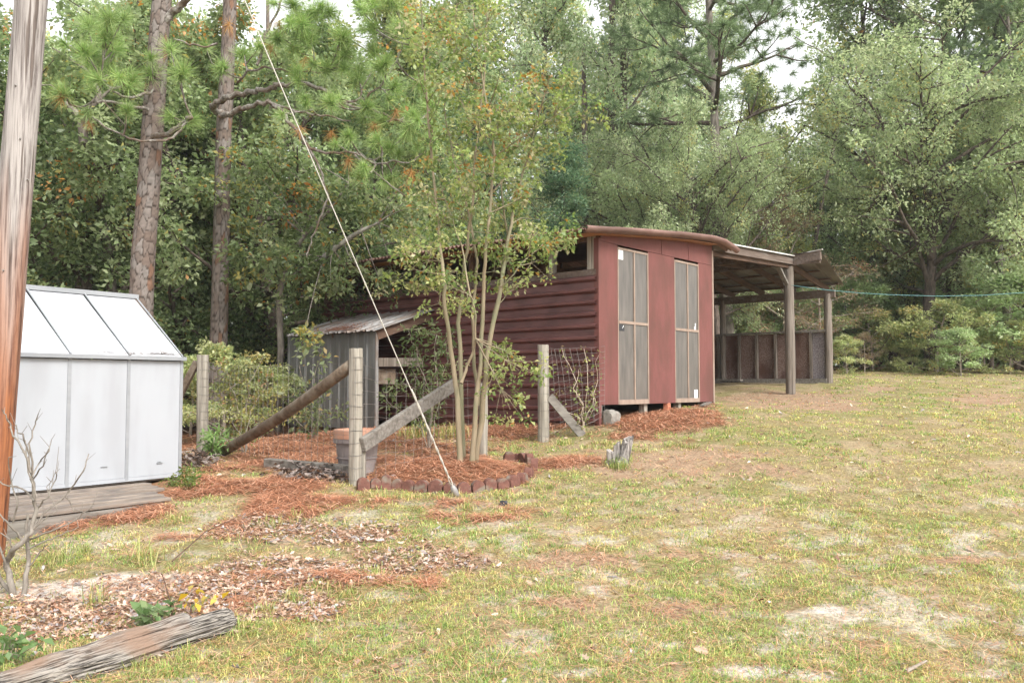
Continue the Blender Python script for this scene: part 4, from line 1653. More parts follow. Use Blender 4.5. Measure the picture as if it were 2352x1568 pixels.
LITC = [(0.399, 0.274, 0.205), (0.491, 0.366, 0.285), (0.306, 0.191, 0.132), (0.399, 0.366, 0.356), (0.26, 0.232, 0.231), (0.581, 0.465, 0.374), (0.168, 0.0997, 0.0711)]
x, y = scatter(210000, 3.6, 15, 1.4, -.72, .1)
cv = cover(x, y)
ib, _ = inside_building(x, y)
keep = (RNG.random(len(x)) < cv['litter'] ** 1.4 * .40) & ~ib
x, y = x[keep][:15000], y[keep][:15000]
n = len(x)
V, Fc, C = litter_leaves(x, y, RNG.uniform(.022, .062, n), pick(LITC, [.22, .2, .16, .12, .1, .12, .08], n, RNG), RNG)
tag(link('leaf_litter', np_mesh('leaf_litter', V, Fc, M_dry, C)), 'drift of tan and grey fallen oak leaves on the lawn', 'fallen leaves', kind='stuff')
print('litter', n)
x, y = scatter(2600, 3.5, 24, 1.3)
ib, _ = inside_building(x, y)
x, y = x[~ib], y[~ib]
k2 = RNG.random(len(x)) < np.where(y > 9, 1, .35)
x, y = x[k2], y[k2]
xw = RNG.uniform(-11, 1, 5000)
yw = RNG.uniform(12, 27, 5000)
ib, _ = inside_building(xw, yw)
x, y = np.r_[x, xw[~ib]], np.r_[y, yw[~ib]]
xw = RNG.uniform(6, 20, 3500)
yw = RNG.uniform(24, 34, 3500)
kk = RNG.random(3500) < cover(xw, yw)['wood']
x, y = np.r_[x, xw[kk]], np.r_[y, yw[kk]]
n = len(x)
V, Fc, C = litter_leaves(x, y, RNG.uniform(.03, .085, n), pick(LITC, [.22, .2, .16, .12, .06, .16, .08], n, RNG), RNG)
tag(link('fallen_leaves', np_mesh('fallen_leaves', V, Fc, M_dry, C)), 'single dry leaves strewn over the grass and woodland floor', 'fallen leaves', kind='stuff')
# pile of grey debris along the timber and below the greenhouse corner
xs, ys, zz_ = [], [], []
for px, py, rx, ry, cnt in ((720, 1096, 90, 14, 800), (450, 1060, 45, 16, 450)):
    for _ in range(cnt):
        p = gp(px + RNG.normal(0, rx * .5), py + RNG.normal(0, ry * .5))
        xs.append(p[0]); ys.append(p[1]); zz_.append(abs(RNG.normal(0, .05)))
n = len(xs)
V, Fc, C = litter_leaves(np.array(xs), np.array(ys), RNG.uniform(.05, .12, n), pick([(.17, .135, .12), (.24, .2, .18), (.10, .07, .055), (.22, .145, .10)], [.3, .3, .2, .2], n, RNG), RNG, np.array(zz_))
tag(link('leaf_debris', np_mesh('leaf_debris', V, Fc, M_dry, C)), 'grey leaf debris heaped along the fence timber', 'fallen leaves', kind='stuff')


# ------------------------------------------------------------------ foliage machinery
def leaf_geo(P, axis, nrm, size, aspect, fold=.18):
    """kite shaped folded leaves: P base (n,3), axis, nrm unit-ish, size (n)"""
    a = axis / (np.linalg.norm(axis, axis=1)[:, None] + 1e-9)
    nn = nrm - a * (a * nrm).sum(1)[:, None]
    nn /= (np.linalg.norm(nn, axis=1)[:, None] + 1e-9)
    b_ = np.cross(nn, a)
    s = size[:, None]
    L_ = P + a * s * .45 + b_ * s * aspect + nn * s * fold
    R_ = P + a * s * .45 - b_ * s * aspect + nn * s * fold
    T = P + a * s
    V = np.stack([P, R_, T, L_], 1).reshape(-1, 3)
    i = np.arange(len(P))[:, None] * 4
    return V, i + np.array([[0, 1, 2, 3]])


def clump_leaves(cent, rad, cnt, size, aspect, palette, pprob, rng, flat=.6, up=.8, jit=.2, clump_jit=.22, hollow=.25):
    """leaf clouds around clump centres; colour varies by clump and by leaf"""
    cent = np.asarray(cent, float)
    m_ = len(cent)
    rad = np.broadcast_to(rad, (m_,))
    cnt = np.broadcast_to(cnt, (m_,)).astype(int)
    k = np.repeat(np.arange(m_), cnt)
    n = len(k)
    v = rng.normal(0, 1, (n, 3))
    v /= np.linalg.norm(v, axis=1)[:, None]
    rr_ = (hollow + (1 - hollow) * rng.random(n)) ** .7
    off = v * rr_[:, None] * rad[k][:, None]
    off[:, 2] *= flat
    P = cent[k] + off
    ax = off + rng.normal(0, .45, (n, 3)) * rad[k][:, None] + np.array([0, 0, -.15]) * rad[k][:, None]
    nr = rng.normal(0, .6, (n, 3)) + np.array([0, 0, up])
    sz = size * rng.uniform(.45, 1.4, n)
    cp_ = rng.choice(len(palette), m_, p=pprob)
    lp_ = rng.choice(len(palette), n, p=pprob)
    ci = np.where(rng.random(n) < .6, cp_[k], lp_)
    pal = np.array(palette)
    colr = pal[ci] * (1 + rng.uniform(-clump_jit, clump_jit, m_)[k] + rng.uniform(-jit, jit, n))[:, None]
    V, Fq = leaf_geo(P, ax, nr, sz, aspect)
    return V, Fq, np.repeat(np.clip(colr, .004, .8), 4, 0)


def curve(a, d, L, n, rng, wob=.12, grav=0):
    """wandering polyline"""
    p = np.array(a, float)
    d = np.array(d, float)
    d /= np.linalg.norm(d)
    out = [p.copy()]
    for i in range(n):
        d = d + rng.normal(0, wob, 3) + np.array([0, 0, grav])
        d /= np.linalg.norm(d)
        p = p + d * L / n
        out.append(p.copy())
    return out, d


def grow(seed, H, r0, base, width, nlimb, prof, rise=.5, sub=5, wob=.12, grav=.02, trunk_wob=.03):
    """skeleton: trunk + limbs meshes and clump centres. base = first limb height, prof(q)->relative limb length"""
    rng = np.random.default_rng(seed)
    mt, ml = MB(), MB()
    tr, _ = curve((0, 0, -.3), (rng.normal(0, .03), rng.normal(0, .03), 1), H + .3, 14, rng, trunk_wob, .04)
    rad = [r0 * (1.25 if i == 0 else 1) * (1 - .93 * (i / 14) ** 1.1) + .008 for i in range(15)]
    mt.tube(tr, rad, 9, True, .06, random.Random(seed))
    tr = np.array(tr)
    cl = []
    ga_ = rng.uniform(0, 6.28)
    for k in range(nlimb):
        q = (k + rng.uniform(.1, .9)) / nlimb
        h = base + (H * .97 - base) * q
        f = (h + .3) / (H + .3) * 14
        i = min(int(f), 13)
        p = tr[i] + (tr[i + 1] - tr[i]) * (f - i)
        ga_ += 2.4 + rng.normal(0, .4)
        Ln = width * prof(q) * rng.uniform(.75, 1.15)
        el = rise + rng.normal(0, .18)
        d = np.array([cos(ga_) * cos(el), sin(ga_) * cos(el), sin(el)])
        pts_, dend = curve(p, d, Ln, 7, rng, wob, grav)
        rl = max(.012, min(r0 * .45, .022 * Ln + .01) * (1 - .4 * q))
        ml.tube(pts_, [rl * (1 - .85 * j / 7) + .004 for j in range(8)], 5, False)
        cl.append(pts_[-1])
        for s in range(sub):
            j = rng.integers(2, 8)
            pj = pts_[j]
            dd = (pts_[j] - pts_[j - 1])
            dd = dd / (np.linalg.norm(dd) + 1e-9) + rng.normal(0, .75, 3) * np.array([1, 1, .6])
            Ls = Ln * rng.uniform(.22, .48)
            sp_, _ = curve(pj, dd, Ls, 4, rng, wob * 1.3, grav)
            ml.tube(sp_, [rl * .4 * (1 - .8 * u / 4) + .003 for u in range(5)], 4, False)
            cl.append(sp_[-1])
            cl.append(sp_[2] + rng.normal(0, .1, 3))
    cl.append(tr[-1])
    return mt, ml, np.array(cl)


PAL = {
    'oak': ([(0.238, 0.31, 0.144), (0.308, 0.384, 0.196), (0.396, 0.458, 0.256), (0.174, 0.228, 0.102), (0.459, 0.424, 0.153), (0.57, 0.31, 0.119)], [.28, .27, .24, .15, .04, .02]),
    'pale': ([(0.391, 0.487, 0.277), (0.487, 0.58, 0.354), (0.58, 0.621, 0.415), (0.296, 0.376, 0.2), (0.595, 0.517, 0.2), (0.595, 0.345, 0.138)], [.28, .3, .22, .15, .04, .01]),
    'yellow': ([(0.378, 0.419, 0.166), (0.462, 0.463, 0.196), (0.294, 0.362, 0.151), (0.588, 0.491, 0.166), (0.21, 0.275, 0.121)], [.3, .25, .22, .08, .15]),
    'dark': ([(0.136, 0.198, 0.0859), (0.192, 0.256, 0.121), (0.256, 0.313, 0.146), (0.0959, 0.14, 0.0653), (0.352, 0.313, 0.137)], [.3, .28, .22, .16, .04]),
    'cedar': ([(0.119, 0.205, 0.113), (0.172, 0.26, 0.149), (0.086, 0.158, 0.0853), (0.252, 0.301, 0.143)], [.3, .3, .25, .15]),
    'bush': ([(0.466, 0.505, 0.237), (0.539, 0.554, 0.299), (0.372, 0.435, 0.206), (0.539, 0.456, 0.206), (0.279, 0.336, 0.165)], [.3, .25, .22, .08, .15]),
    'bush2': ([(0.364, 0.475, 0.237), (0.441, 0.544, 0.299), (0.298, 0.396, 0.186), (0.499, 0.565, 0.329)], [.32, .3, .22, .16]),
    'brown': ([(0.3, 0.225, 0.148), (0.368, 0.285, 0.186), (0.23, 0.202, 0.123), (0.311, 0.167, 0.0994)], [.35, .3, .2, .15]),
    'silver': ([(0.293, 0.364, 0.19), (0.368, 0.432, 0.239), (0.441, 0.489, 0.29), (0.207, 0.27, 0.135), (0.441, 0.412, 0.179)], [.3, .3, .2, .15, .05]),
}


def tmpl(name, seed, H, r0, base, width, nlimb, prof, pal, crad, ccnt, lsize, aspect=.26, rise=.5, sub=5, flat=.6, grav=.02, wob=.12, up=.8, bark=None, drop=0.0, twob=.03):
    mt, ml, cl = grow(seed, H, r0, base, width, nlimb, prof, rise, sub, wob, grav, twob)
    rng = np.random.default_rng(seed + 100)
    if drop:
        cl = cl[rng.random(len(cl)) > drop]
    V, Fq, C = clump_leaves(cl, crad * rng.uniform(.6, 1.3, len(cl)), (ccnt * rng.uniform(.5, 1.4, len(cl))).astype(int), lsize, aspect, *PAL[pal], rng, flat=flat, up=up)
    print('template', name, len(cl), len(C) // 4)
    return (mt.mesh('trunk', bark or M_darkbark, True), ml.mesh('branches', bark or M_darkbark, True), np_mesh('crown', V, [Fq], M_leaf, C), H)


bell = lambda q: .55 + .45 * sin(pi * min(1, q * .9 + .2)) - .35 * q * q
col_ = lambda q: .8 - .5 * q ** 2
cone = lambda q: 1.05 - .95 * q
umbr = lambda q: .35 + .65 * sin(pi * (.15 + .7 * q))
T = {}
T['oak'] = tmpl('oak', 1, 9.5, .19, .9, 3.3, 26, bell, 'oak', .42, 105, .115, rise=.45, sub=7, drop=.16, flat=.85, up=.5, twob=.05)
T['oak2'] = tmpl('oak2', 2, 8.0, .16, .4, 2.9, 22, bell, 'dark', .42, 105, .11, rise=.4, sub=7, drop=.16, flat=.85, up=.5, twob=.06)
T['tall'] = tmpl('tall', 3, 17, .2, 3.0, 3.2, 38, col_, 'pale', .48, 85, .125, rise=.8, sub=6, drop=.22, flat=.95, up=.45, grav=.03)
T['tall2'] = tmpl('tall2', 4, 15, .17, 2.2, 3.0, 34, bell, 'yellow', .48, 85, .125, rise=.75, sub=6, drop=.22, flat=.95, up=.45)
T['silver'] = tmpl('silver', 5, 9.5, .24, 2.6, 5.2, 38, umbr, 'silver', .5, 110, .12, rise=.55, sub=7, grav=-.03, twob=.06, flat=.9, up=.6)
T['cedar'] = tmpl('cedar', 6, 8.5, .14, .3, 2.0, 46, cone, 'cedar', .42, 120, .10, .16, rise=.25, sub=3, up=.4)
T['shrub'] = tmpl('shrub', 7, 2.0, .03, .05, 1.15, 16, bell, 'bush', .20, 70, .075, rise=.5, sub=3, bark=M_twig)
T['shrub2'] = tmpl('shrub2', 8, 2.3, .03, .05, 1.1, 16, bell, 'bush2', .21, 70, .08, rise=.6, sub=3, bark=M_twig)
T['brown'] = tmpl('brown', 9, 4.5, .05, .4, 1.7, 20, bell, 'brown', .34, 45, .09, .14, rise=.5, sub=3, bark=M_twig)


def pine_tuft(P, D, n, L, w, rng, cols):
    """needles fanned round a shoot tip: triangles"""
    P = np.asarray(P, float)
    D = np.asarray(D, float)
    m_ = len(P)
    k = np.repeat(np.arange(m_), n)
    N = len(k)
    D = D / np.linalg.norm(D, axis=1)[:, None]
    v = rng.normal(0, 1, (N, 3))
    v /= np.linalg.norm(v, axis=1)[:, None]
    d = D[k] * rng.uniform(.0, 1.0, N)[:, None] + v * .8
    d /= np.linalg.norm(d, axis=1)[:, None]
    Ls = np.broadcast_to(L, (m_,))[k] * rng.uniform(.7, 1.1, N)
    base = P[k] - D[k] * (rng.uniform(0, .35, N) * Ls)[:, None]
    tip = base + d * Ls[:, None] + np.array([0, 0, -.34]) * (Ls * rng.uniform(0, 1, N))[:, None]
    s = np.cross(d, rng.normal(0, 1, (N, 3)))
    s /= np.linalg.norm(s, axis=1)[:, None]
    s *= np.broadcast_to(w, (m_,))[k][:, None]
    V = np.stack([base - s, base + s, tip], 1).reshape(-1, 3)
    i = np.arange(N)[:, None] * 3
    pal = np.array(cols)
    cm = rng.uniform(.8, 1.2, m_)[k]
    c_ = pal[rng.integers(len(pal), size=N)] * (cm * rng.uniform(.85, 1.15, N))[:, None]
    return V, i + np.array([[0, 1, 2]]), np.repeat(c_, 3, 0)


PINEC = [(.24, .36, .11), (.31, .43, .15), (.18, .29, .09), (.38, .46, .19)]
PINEB = [(.17, .24, .12), (.22, .29, .15), (.13, .19, .09)]


def pine_tmpl(seed, H, r0, base, width, nl):
    mt, ml, cl = grow(seed, H, r0, base, width, nl, lambda q: .9 - .55 * q, .25, 5, .1, .03, .012)
    rng = np.random.default_rng(seed + 7)
    cl = np.concatenate([cl, cl + rng.normal(0, .35, cl.shape), cl + rng.normal(0, .45, cl.shape)])
    D = rng.normal(0, .5, cl.shape) + np.array([0, 0, .7])
    V, Ft, C = pine_tuft(cl, D, 70, .33, .008, rng, PINEB)
    print('pine', len(C) // 3)
    return (mt.mesh('trunk', M_bark, True), ml.mesh('branches', M_darkbark, True), np_mesh('crown', V, [Ft], M_needle, C), H)


T['pine'] = pine_tmpl(21, 19, .19, 7.6, 4.1, 34)


def tree(kind, px, Y, H, rot, label, name='oak_tree', cat='tree', group='trees of the surrounding woods', wide=1.0, dz=0, lean=0):
    me_t, me_b, me_c, H0 = T[kind]
    x = (px - CX) / F * Y
    z = float(ground_z(x, Y)) + dz
    s = H / H0
    t_ = thing(name, label, cat, (x, Y, z), rot, group)
    t_.scale = (s * wide, s * wide, s)
    if lean:
        t_.rotation_euler = (lean * .4, lean, rot)
    link('trunk', me_t, t_)
    link('branches', me_b, t_)
    link('crown', me_c, t_)
    return t_


# ------------------------------------------------------------------ the woods
OAKG, PINEG, SHRG = 'trees of the surrounding woods', 'tall pines of the woods', 'shrubs along the edge of the woods'
# left wall of woodland, near row
tree('oak2', -170, 16, 8.0, .3, 'dark oak behind the utility pole at the left edge', 'oak_tree', wide=1.1)
tree('oak', 150, 17.0, 9.5, 1.2, 'dark green oak rising behind the greenhouse roof', wide=1.1)
tree('oak2', 270, 17.5, 7.0, 2.2, 'low leafy oak between greenhouse ridge and pine trunk')
tree('oak', 445, 19.0, 10, 3.4, 'oak filling the gap between the two nearest pine trunks')
tree('oak', 640, 18.5, 9.0, 4.4, 'oak with scattered orange leaves behind the metal pen', wide=1.1)
tree('oak2', 740, 19.5, 7.5, .9, 'bushy oak hanging over the far end of the maroon wall', wide=1.1)
tree('tall2', 880, 24, 13, 2.9, 'yellowing tree behind the left part of the shed roof')
tree('oak', 1000, 25, 11, 5.1, 'green oak behind the shed, left of the tan stemmed tree')
# second row left
for i, (px, Y, H, k, lb) in enumerate([(-150, 20, 10, 'oak', 'tree half out of view behind the dark oak at the pole'), (30, 23, 10.5, 'oak', 'tree in second row straight behind the utility pole'), (230, 24, 10, 'oak2', 'dark tree in second row behind the crooked grey trunk'),
                                   (380, 27, 12, 'oak', 'tree deep between the two nearest pine trunks'), (560, 25, 11, 'oak2', 'dark tree just right of the second pine trunk, behind its limbs'), (700, 28, 12, 'oak', 'tree behind the guy wire, above the metal pen'),
                                   (820, 31, 13, 'tall', 'pale tree left of the tan stemmed tree crown, above the maroon wall'), (120, 30, 13, 'tall', 'pale tree far behind the left part of the greenhouse'), (480, 33, 14, 'tall2', 'yellowish tree far behind the second pine trunk'),
                                   (300, 33, 13, 'tall', 'pale tree far behind the nearest pine trunk'), (640, 35, 14, 'tall', 'pale tree far behind the crooked pine limbs')]):
    tree(k, px, Y, H, i * 1.7, lb, group='trees deeper in the left woods', wide=1.1)
# behind the barn
tree('cedar', 1305, 25, 7.6, .4, 'dark green cedar rising behind the left end of the shed roof', 'cedar_tree', wide=1.2)
tree('cedar', 1120, 30, 12, 1.4, 'dark bluish cedar behind the crown of the tan stemmed tree', 'cedar_tree')
tree('tall', 1230, 33, 21, 2.0, 'tall pale tree behind the tan stemmed tree crown', wide=.9)
tree('tall', 1415, 33, 22, .2, 'tall thin pale tree straight above the left end of the red roof', wide=.85)
tree('tall', 1545, 36, 23, 3.3, 'tall pale tree above the middle of the red roof', wide=.95)
tree('silver', 1490, 29, 7.4, 2.6, 'spreading green oak right behind the red roof', wide=1.15)
tree('silver', 1650, 25, 6.3, 5.6, 'leafy oak in front of the pine trunk behind the red roof', wide=.8)
tree('tall2', 1775, 29, 10.5, 1.0, 'yellow green tree behind the shelter roof', wide=.9)
tree('brown', 1800, 27, 5.6, 2.0, 'brown withered tree behind the shelter roof', 'withered_tree', wide=1.2)
tree('brown', 1880, 26, 3.6, 4.0, 'brown withered bush beside the outer shelter post', 'withered_tree', wide=1.1)
tree('pine', 1682, 26, 19, 1.2, 'pine with clustered needles against the bright sky gap', 'pine_tree', group=PINEG, wide=1.1)
# right hand woods
tree('silver', 2140, 27, 8.8, .6, 'broad silvery green oak arching over the right lawn edge', wide=1.0)
tree('silver', 2360, 27, 8.0, 2.4, 'silvery oak at the right edge beside the broad one', wide=.95)
tree('oak', 1985, 30, 7.6, .2, 'small green oak right of the shelter', wide=.95)
tree('tall2', 2095, 28.6, 5.6, 2.6, 'leafy sapling between the thin brown trunk and dark forked trunk', wide=1.5)
tree('tall2', 2275, 28.4, 6.2, .6, 'leafy sapling left of the slender pale trunk under the silvery oak', wide=1.4)
tree('oak2', 2200, 35, 9, 3.0, 'dark shaded oak behind the broad silvery oak', wide=1.2)
tree('tall', 2040, 40, 22, 4.2, 'tall grey green oak top above the broad silvery oak', wide=1.1)
tree('oak', 2200, 40, 22, 5.2, 'tall dark oak near the upper right corner', wide=1.0)
tree('tall', 2370, 36, 21, 2.2, 'tall pale tree in the upper right corner')
tree('pine', 2370, 33, 18, 2.0, 'pine at the right edge with long needles', 'pine_tree', group=PINEG)
for i, (px, Y, H, k, lb) in enumerate([(1000, 38, 21, 'tall', 'pale tree far behind the left half of the tan stemmed tree'), (1130, 42, 24, 'tall2', 'yellowish tree far behind the right half of the tan stemmed tree'), (1330, 44, 21, 'tall', 'green tree far behind the dark cedar at the roof end'),
                                   (1475, 46, 24, 'tall2', 'yellowish tree far back right of the thin pale roof end tree'), (1640, 46, 19, 'tall', 'green tree far back left of the clustered needle pine'), (1780, 46, 12, 'oak2', 'dark tree far back right of the clustered needle pine'), (1900, 44, 11, 'oak', 'green tree far behind the outer shelter post'),
                                   (2010, 48, 13, 'oak2', 'dark tree far behind the small green oak by the shelter'), (2300, 46, 15, 'oak', 'green tree far behind the slender pale trunk'), (2480, 40, 15, 'oak', 'green tree beyond the far end of the teal cord'), (2520, 30, 10, 'oak2', 'dark tree just outside the right edge, past the cord post'), (2140, 45, 12, 'oak', 'green tree far behind the middle of the broad silvery oak')]):
    tree(k, px, Y, H, i * 1.3 + .5, lb, group='trees filling the background', wide=1.1)

# understory shrubs along the far lawn edge
SH = [('shrub', 1945, 25.2, 1.1, 'low yellowish bush at the lawn edge right of the shelter'), ('shrub2', 1935, 28.5, 3.0, 'green bush behind the outer shelter post'), ('shrub', 2005, 27.4, 2.0, 'yellow green bush around the thin brown trunk'),
      ('shrub2', 2075, 29.4, 3.6, 'tall green bush under the silvery oak'), ('shrub', 2150, 25.2, 2.1, 'rounded golden bush standing out at the lawn edge'), ('shrub2', 2208, 23.6, 1.35, 'small light green bush nearest the lawn on the right'),
      ('shrub2', 2262, 27.5, 2.9, 'green bush left of the slender pale trunk'), ('shrub', 2318, 24.6, 1.5, 'yellow bush at the foot of the slender pale trunk'), ('shrub2', 2372, 24.4, 3.0, 'green bush at the right edge of the view'),
      ('shrub', 2095, 26.2, .95, 'knee high yellowing bush between golden bush and brown trunk'), ('brown', 2228, 26.2, 1.7, 'brown withered bush behind the small light green bush'), ('brown', 1985, 25.6, 1.2, 'low rusty brown bush right of the shelter'),
      ('shrub', 1700, 29, 2.4, 'bush seen through the open shelter beside the pine trunk'), ('shrub2', 1770, 28, 2.8, 'leafy bush seen through the open shelter'), ('shrub2', 1850, 28.5, 3.0, 'leafy bush between the two shelter posts'),
      ('shrub', 520, 14.9, 1.7, 'vine covered bush beside the leaning fence post'), ('shrub', 600, 15.4, 1.3, 'yellow green bush behind the round fence brace'), ('shrub2', 440, 17, 1.6, 'bush in the shade behind the greenhouse corner'), ('shrub', 690, 19, 2.0, 'bush behind the metal pen')]
for i, (k, px, Y, H, lb) in enumerate(SH):
    tree(k, px, Y, H, i * 2.1, lb, 'bush', 'bush', SHRG, wide=1.05 + .3 * (i % 3) / 2)

# far wood closing the view
rng = np.random.default_rng(500)
n_ = 1800
az = rng.uniform(-.8, .8, n_)
dist = rng.uniform(52, 62, n_)
hq = rng.random(n_)
cx_ = np.sin(az) * dist
cy_ = np.cos(az) * dist
hmax = 10 + 5 * vnoise(az * 9 + 20, az * 0, 5) - 3.5 * np.exp(-((az - .22) / .07) ** 2)
cent = np.stack([cx_, cy_, gz(cx_, cy_) + hq ** 1.7 * hmax], 1)
az2 = rng.uniform(.12, .75, 420)              # low thicket just past the lawn edge
d2_ = rng.uniform(38, 50, 420)
x2_, y2_ = np.sin(az2) * d2_, np.cos(az2) * d2_
cent = np.concatenate([cent, np.stack([x2_, y2_, gz(x2_, y2_) + rng.uniform(0, 3.0, 420)], 1)])
V, Fq, C = clump_leaves(cent, 1.3, 56, .32, .3, *PAL['oak'], rng)
tag(link('far_woods', np_mesh('far_woods', V, [Fq], M_leaf, C)), 'far woodland closing the view behind the nearer trees', 'woods', kind='stuff')


# ------------------------------------------------------------------ bare trunks seen on their own
def trunk_thing(name, label, pts, rads, mt, cat='tree', group=None, sides=10, limbs=()):
    b0 = np.array(pts[0], float)
    t_ = thing(name, label, cat, tuple(b0), 0, group)
    MB().tube([tuple(np.array(p) - b0) for p in pts], rads, sides, True, .05, random.Random(len(label))).build('trunk', mt, t_, smooth=True)
    for lp_, lr_ in limbs:
        MB().tube([tuple(np.array(p) - b0) for p in lp_], lr_, 6, False).build('limb', mt, t_, smooth=True)
    return t_


def img_pts(L, Y):
    return [at(px, py, Y if np.isscalar(Y) else Y[i]) for i, (px, py) in enumerate(L)]


trunk_thing('oak_tree', 'slender pale trunk leaning left at the right lawn edge', img_pts([(2318, 790), (2312, 700), (2300, 600), (2285, 520), (2262, 450), (2230, 400)], 26.5), [.14, .12, .11, .10, .085, .06], M_palebark)
trunk_thing('oak_tree', 'dark forked trunk under the broad silvery oak', img_pts([(2200, 830), (2196, 700), (2192, 600), (2196, 540), (2215, 470), (2240, 400)], 30), [.36, .31, .28, .26, .19, .12], M_darkbark, limbs=[(img_pts([(2192, 590), (2172, 510), (2150, 460), (2110, 420)], 30), [.24, .18, .14, .08])])
trunk_thing('oak_tree', 'thin brown trunk in the bushes right of the shelter', img_pts([(2052, 850), (2045, 720), (2038, 640), (2030, 540), (2034, 440)], 29.5), [.15, .13, .12, .11, .08], M_rafter)
trunk_thing('dead_snag', 'short broken pale snag among the right hand bushes', img_pts([(2268, 800), (2270, 740), (2266, 690)], 26.8), [.11, .09, .04], M_palebark)
trunk_thing('pine_tree', 'dark straight pine trunk left of the sky gap above the red roof', img_pts([(1404, 900), (1404, 600), (1404, 300), (1406, 50), (1408, -150)], 32), [.22, .19, .16, .13, .1], M_darkbark, group=PINEG, limbs=[(img_pts([(1404, 452), (1370, 470), (1345, 440)], 32), [.09, .07, .03]), (img_pts([(1404, 410), (1440, 395), (1480, 380)], 32), [.07, .05, .03])])
trunk_thing('pine_tree', 'thin dark pine trunk just left of the cedar tip', img_pts([(1345, 900), (1345, 600), (1343, 300), (1340, 100)], 31), [.16, .14, .11, .07], M_darkbark, group=PINEG)
trunk_thing('oak_tree', 'crooked grey trunk between the utility pole and the nearest pine', img_pts([(268, 760), (250, 600), (222, 440), (208, 380), (192, 330), (186, 270), (150, 235)], [17.6, 17.4, 16.6, 15.6, 14.9, 14.8, 14.8]), [.12, .10, .095, .09, .08, .07, .04], M_bark, limbs=[(img_pts([(192, 330), (205, 250), (260, 200)], 14.8), [.06, .045, .02]), (img_pts([(186, 270), (230, 215), (205, 165), (120, 110)], 14.8), [.05, .04, .03, .015])])
for i, (px, Y, r_, lb) in enumerate([(610, 21, .12, 'thin dark trunk in the shade left of the metal pen'), (400, 22, .13, 'thin dark trunk in the shade above the greenhouse eave corner'), (560, 23, .10, 'thinnest dark trunk just right of the second pine'), (690, 24, .12, 'thin dark trunk behind the metal pen'), (80, 20, .13, 'thin dark trunk beside the utility pole above the greenhouse'), (1765, 31, .16, 'grey trunk seen through the shelter between its posts'),
                                 (1830, 33, .12, 'thin trunk behind the ridge post of the shelter'), (2090, 33, .12, 'thin dark trunk among bushes right of the thin brown trunk'), (2340, 30, .14, 'thin dark trunk right of the slender pale trunk'), (2400, 30, .13, 'thin dark trunk at the right edge of view')]):
    pz = float(ground_z((px - CX) / F * Y, Y))
    x0 = (px - CX) / F * Y
    rng = np.random.default_rng(i)
    pts_, _ = curve((x0, Y, pz - .2), (rng.normal(0, .05), 0, 1), 11, 8, rng, .03, .03)
    trunk_thing('oak_tree', lb, pts_, [r_ * (1 - .08 * k) for k in range(9)], M_darkbark, group='thin trunks in the woods')


# ------------------------------------------------------------------ the two near pines
def bark_trunk(parent, pts, rads, sides=84, sub=12, seed=1, pal=None):
    """pine trunk with raised bark plates"""
    pts = np.array(pts)
    tt = np.linspace(0, len(pts) - 1, (len(pts) - 1) * sub + 1)
    P = np.stack([np.interp(tt, np.arange(len(pts)), pts[:, k]) for k in range(3)], 1)
    R = np.interp(tt, np.arange(len(pts)), rads)
    n = len(P)
    seg = np.r_[0, np.cumsum(np.linalg.norm(np.diff(P, axis=0), axis=1))]
    A = np.arange(sides) / sides
    u = A[None, :] * 10
    v = seg[:, None] / .19
    u = u + .45 * (vnoise(u * 1.0, v * .7, seed) - .5)
    # plate pattern: cells of a jittered grid
    best = np.full((n, sides), 9.0)
    second = np.full((n, sides), 9.0)
    cid = np.zeros((n, sides))
    iu, iv = np.floor(u).astype(int), np.floor(v).astype(int)
    for du in (-1, 0, 1):
        for dv_ in (-1, 0, 1):
            cu, cv_ = iu + du, iv + dv_
            cuw = cu % 10
            px_ = cu + .2 + .6 * _hash(cuw, cv_, seed + 1)
            py_ = cv_ + .2 + .6 * _hash(cuw, cv_, seed + 2)
            d = np.abs(u - px_) * 1.15 + np.abs(v - py_) * .8
            h_ = _hash(cuw, cv_, seed + 3)
            new = d < best
            second = np.where(new, best, np.minimum(second, d))
            cid = np.where(new, h_, cid)
            best = np.where(new, d, best)
    plate = sstep(.015, .15, second - best)
    rough = vnoise(u * 4, v * 6, seed + 9)
    rad = R[:, None] * (1 + .085 * plate + .04 * (cid - .5) + .03 * (rough - .5))
    ang = A * 2 * pi
    V = np.stack([P[:, 0, None] + rad * np.cos(ang), P[:, 1, None] + rad * np.sin(ang), np.broadcast_to(P[:, 2, None], rad.shape)], -1)
    grey = np.array((0.18, 0.159, 0.144))
    brown = np.array((0.129, 0.096, 0.078))
    rust = np.array((0.162, 0.096, 0.066))
    c_ = grey * (1 - cid[..., None]) + brown * cid[..., None]
    c_ = c_ * (.75 + .5 * rough[..., None])
    c_ = np.where((cid > .95)[..., None], rust * (.8 + .4 * rough[..., None]), c_)
    c_ = c_ * plate[..., None] + np.array((0.036, 0.027, 0.0216)) * (1 - plate[..., None])
    idx = np.arange(n * sides).reshape(n, sides)
    nx_ = np.roll(idx, -1, 1)
    Fq = np.stack([idx[:-1], nx_[:-1], nx_[1:], idx[1:]], -1).reshape(-1, 4)
    return link('trunk', np_mesh('trunk', V.reshape(-1, 3), [Fq], M_barkcol, c_.reshape(-1, 3), True), parent)


M_limb = mat('pine_limb_bark', (.08, .065, .05), (.33, .31, .28), (22, 22, 22), .95, bump=.6, c3=(.12, .08, .055), s3=(5, 5, 5))
rp = np.random.default_rng(31)


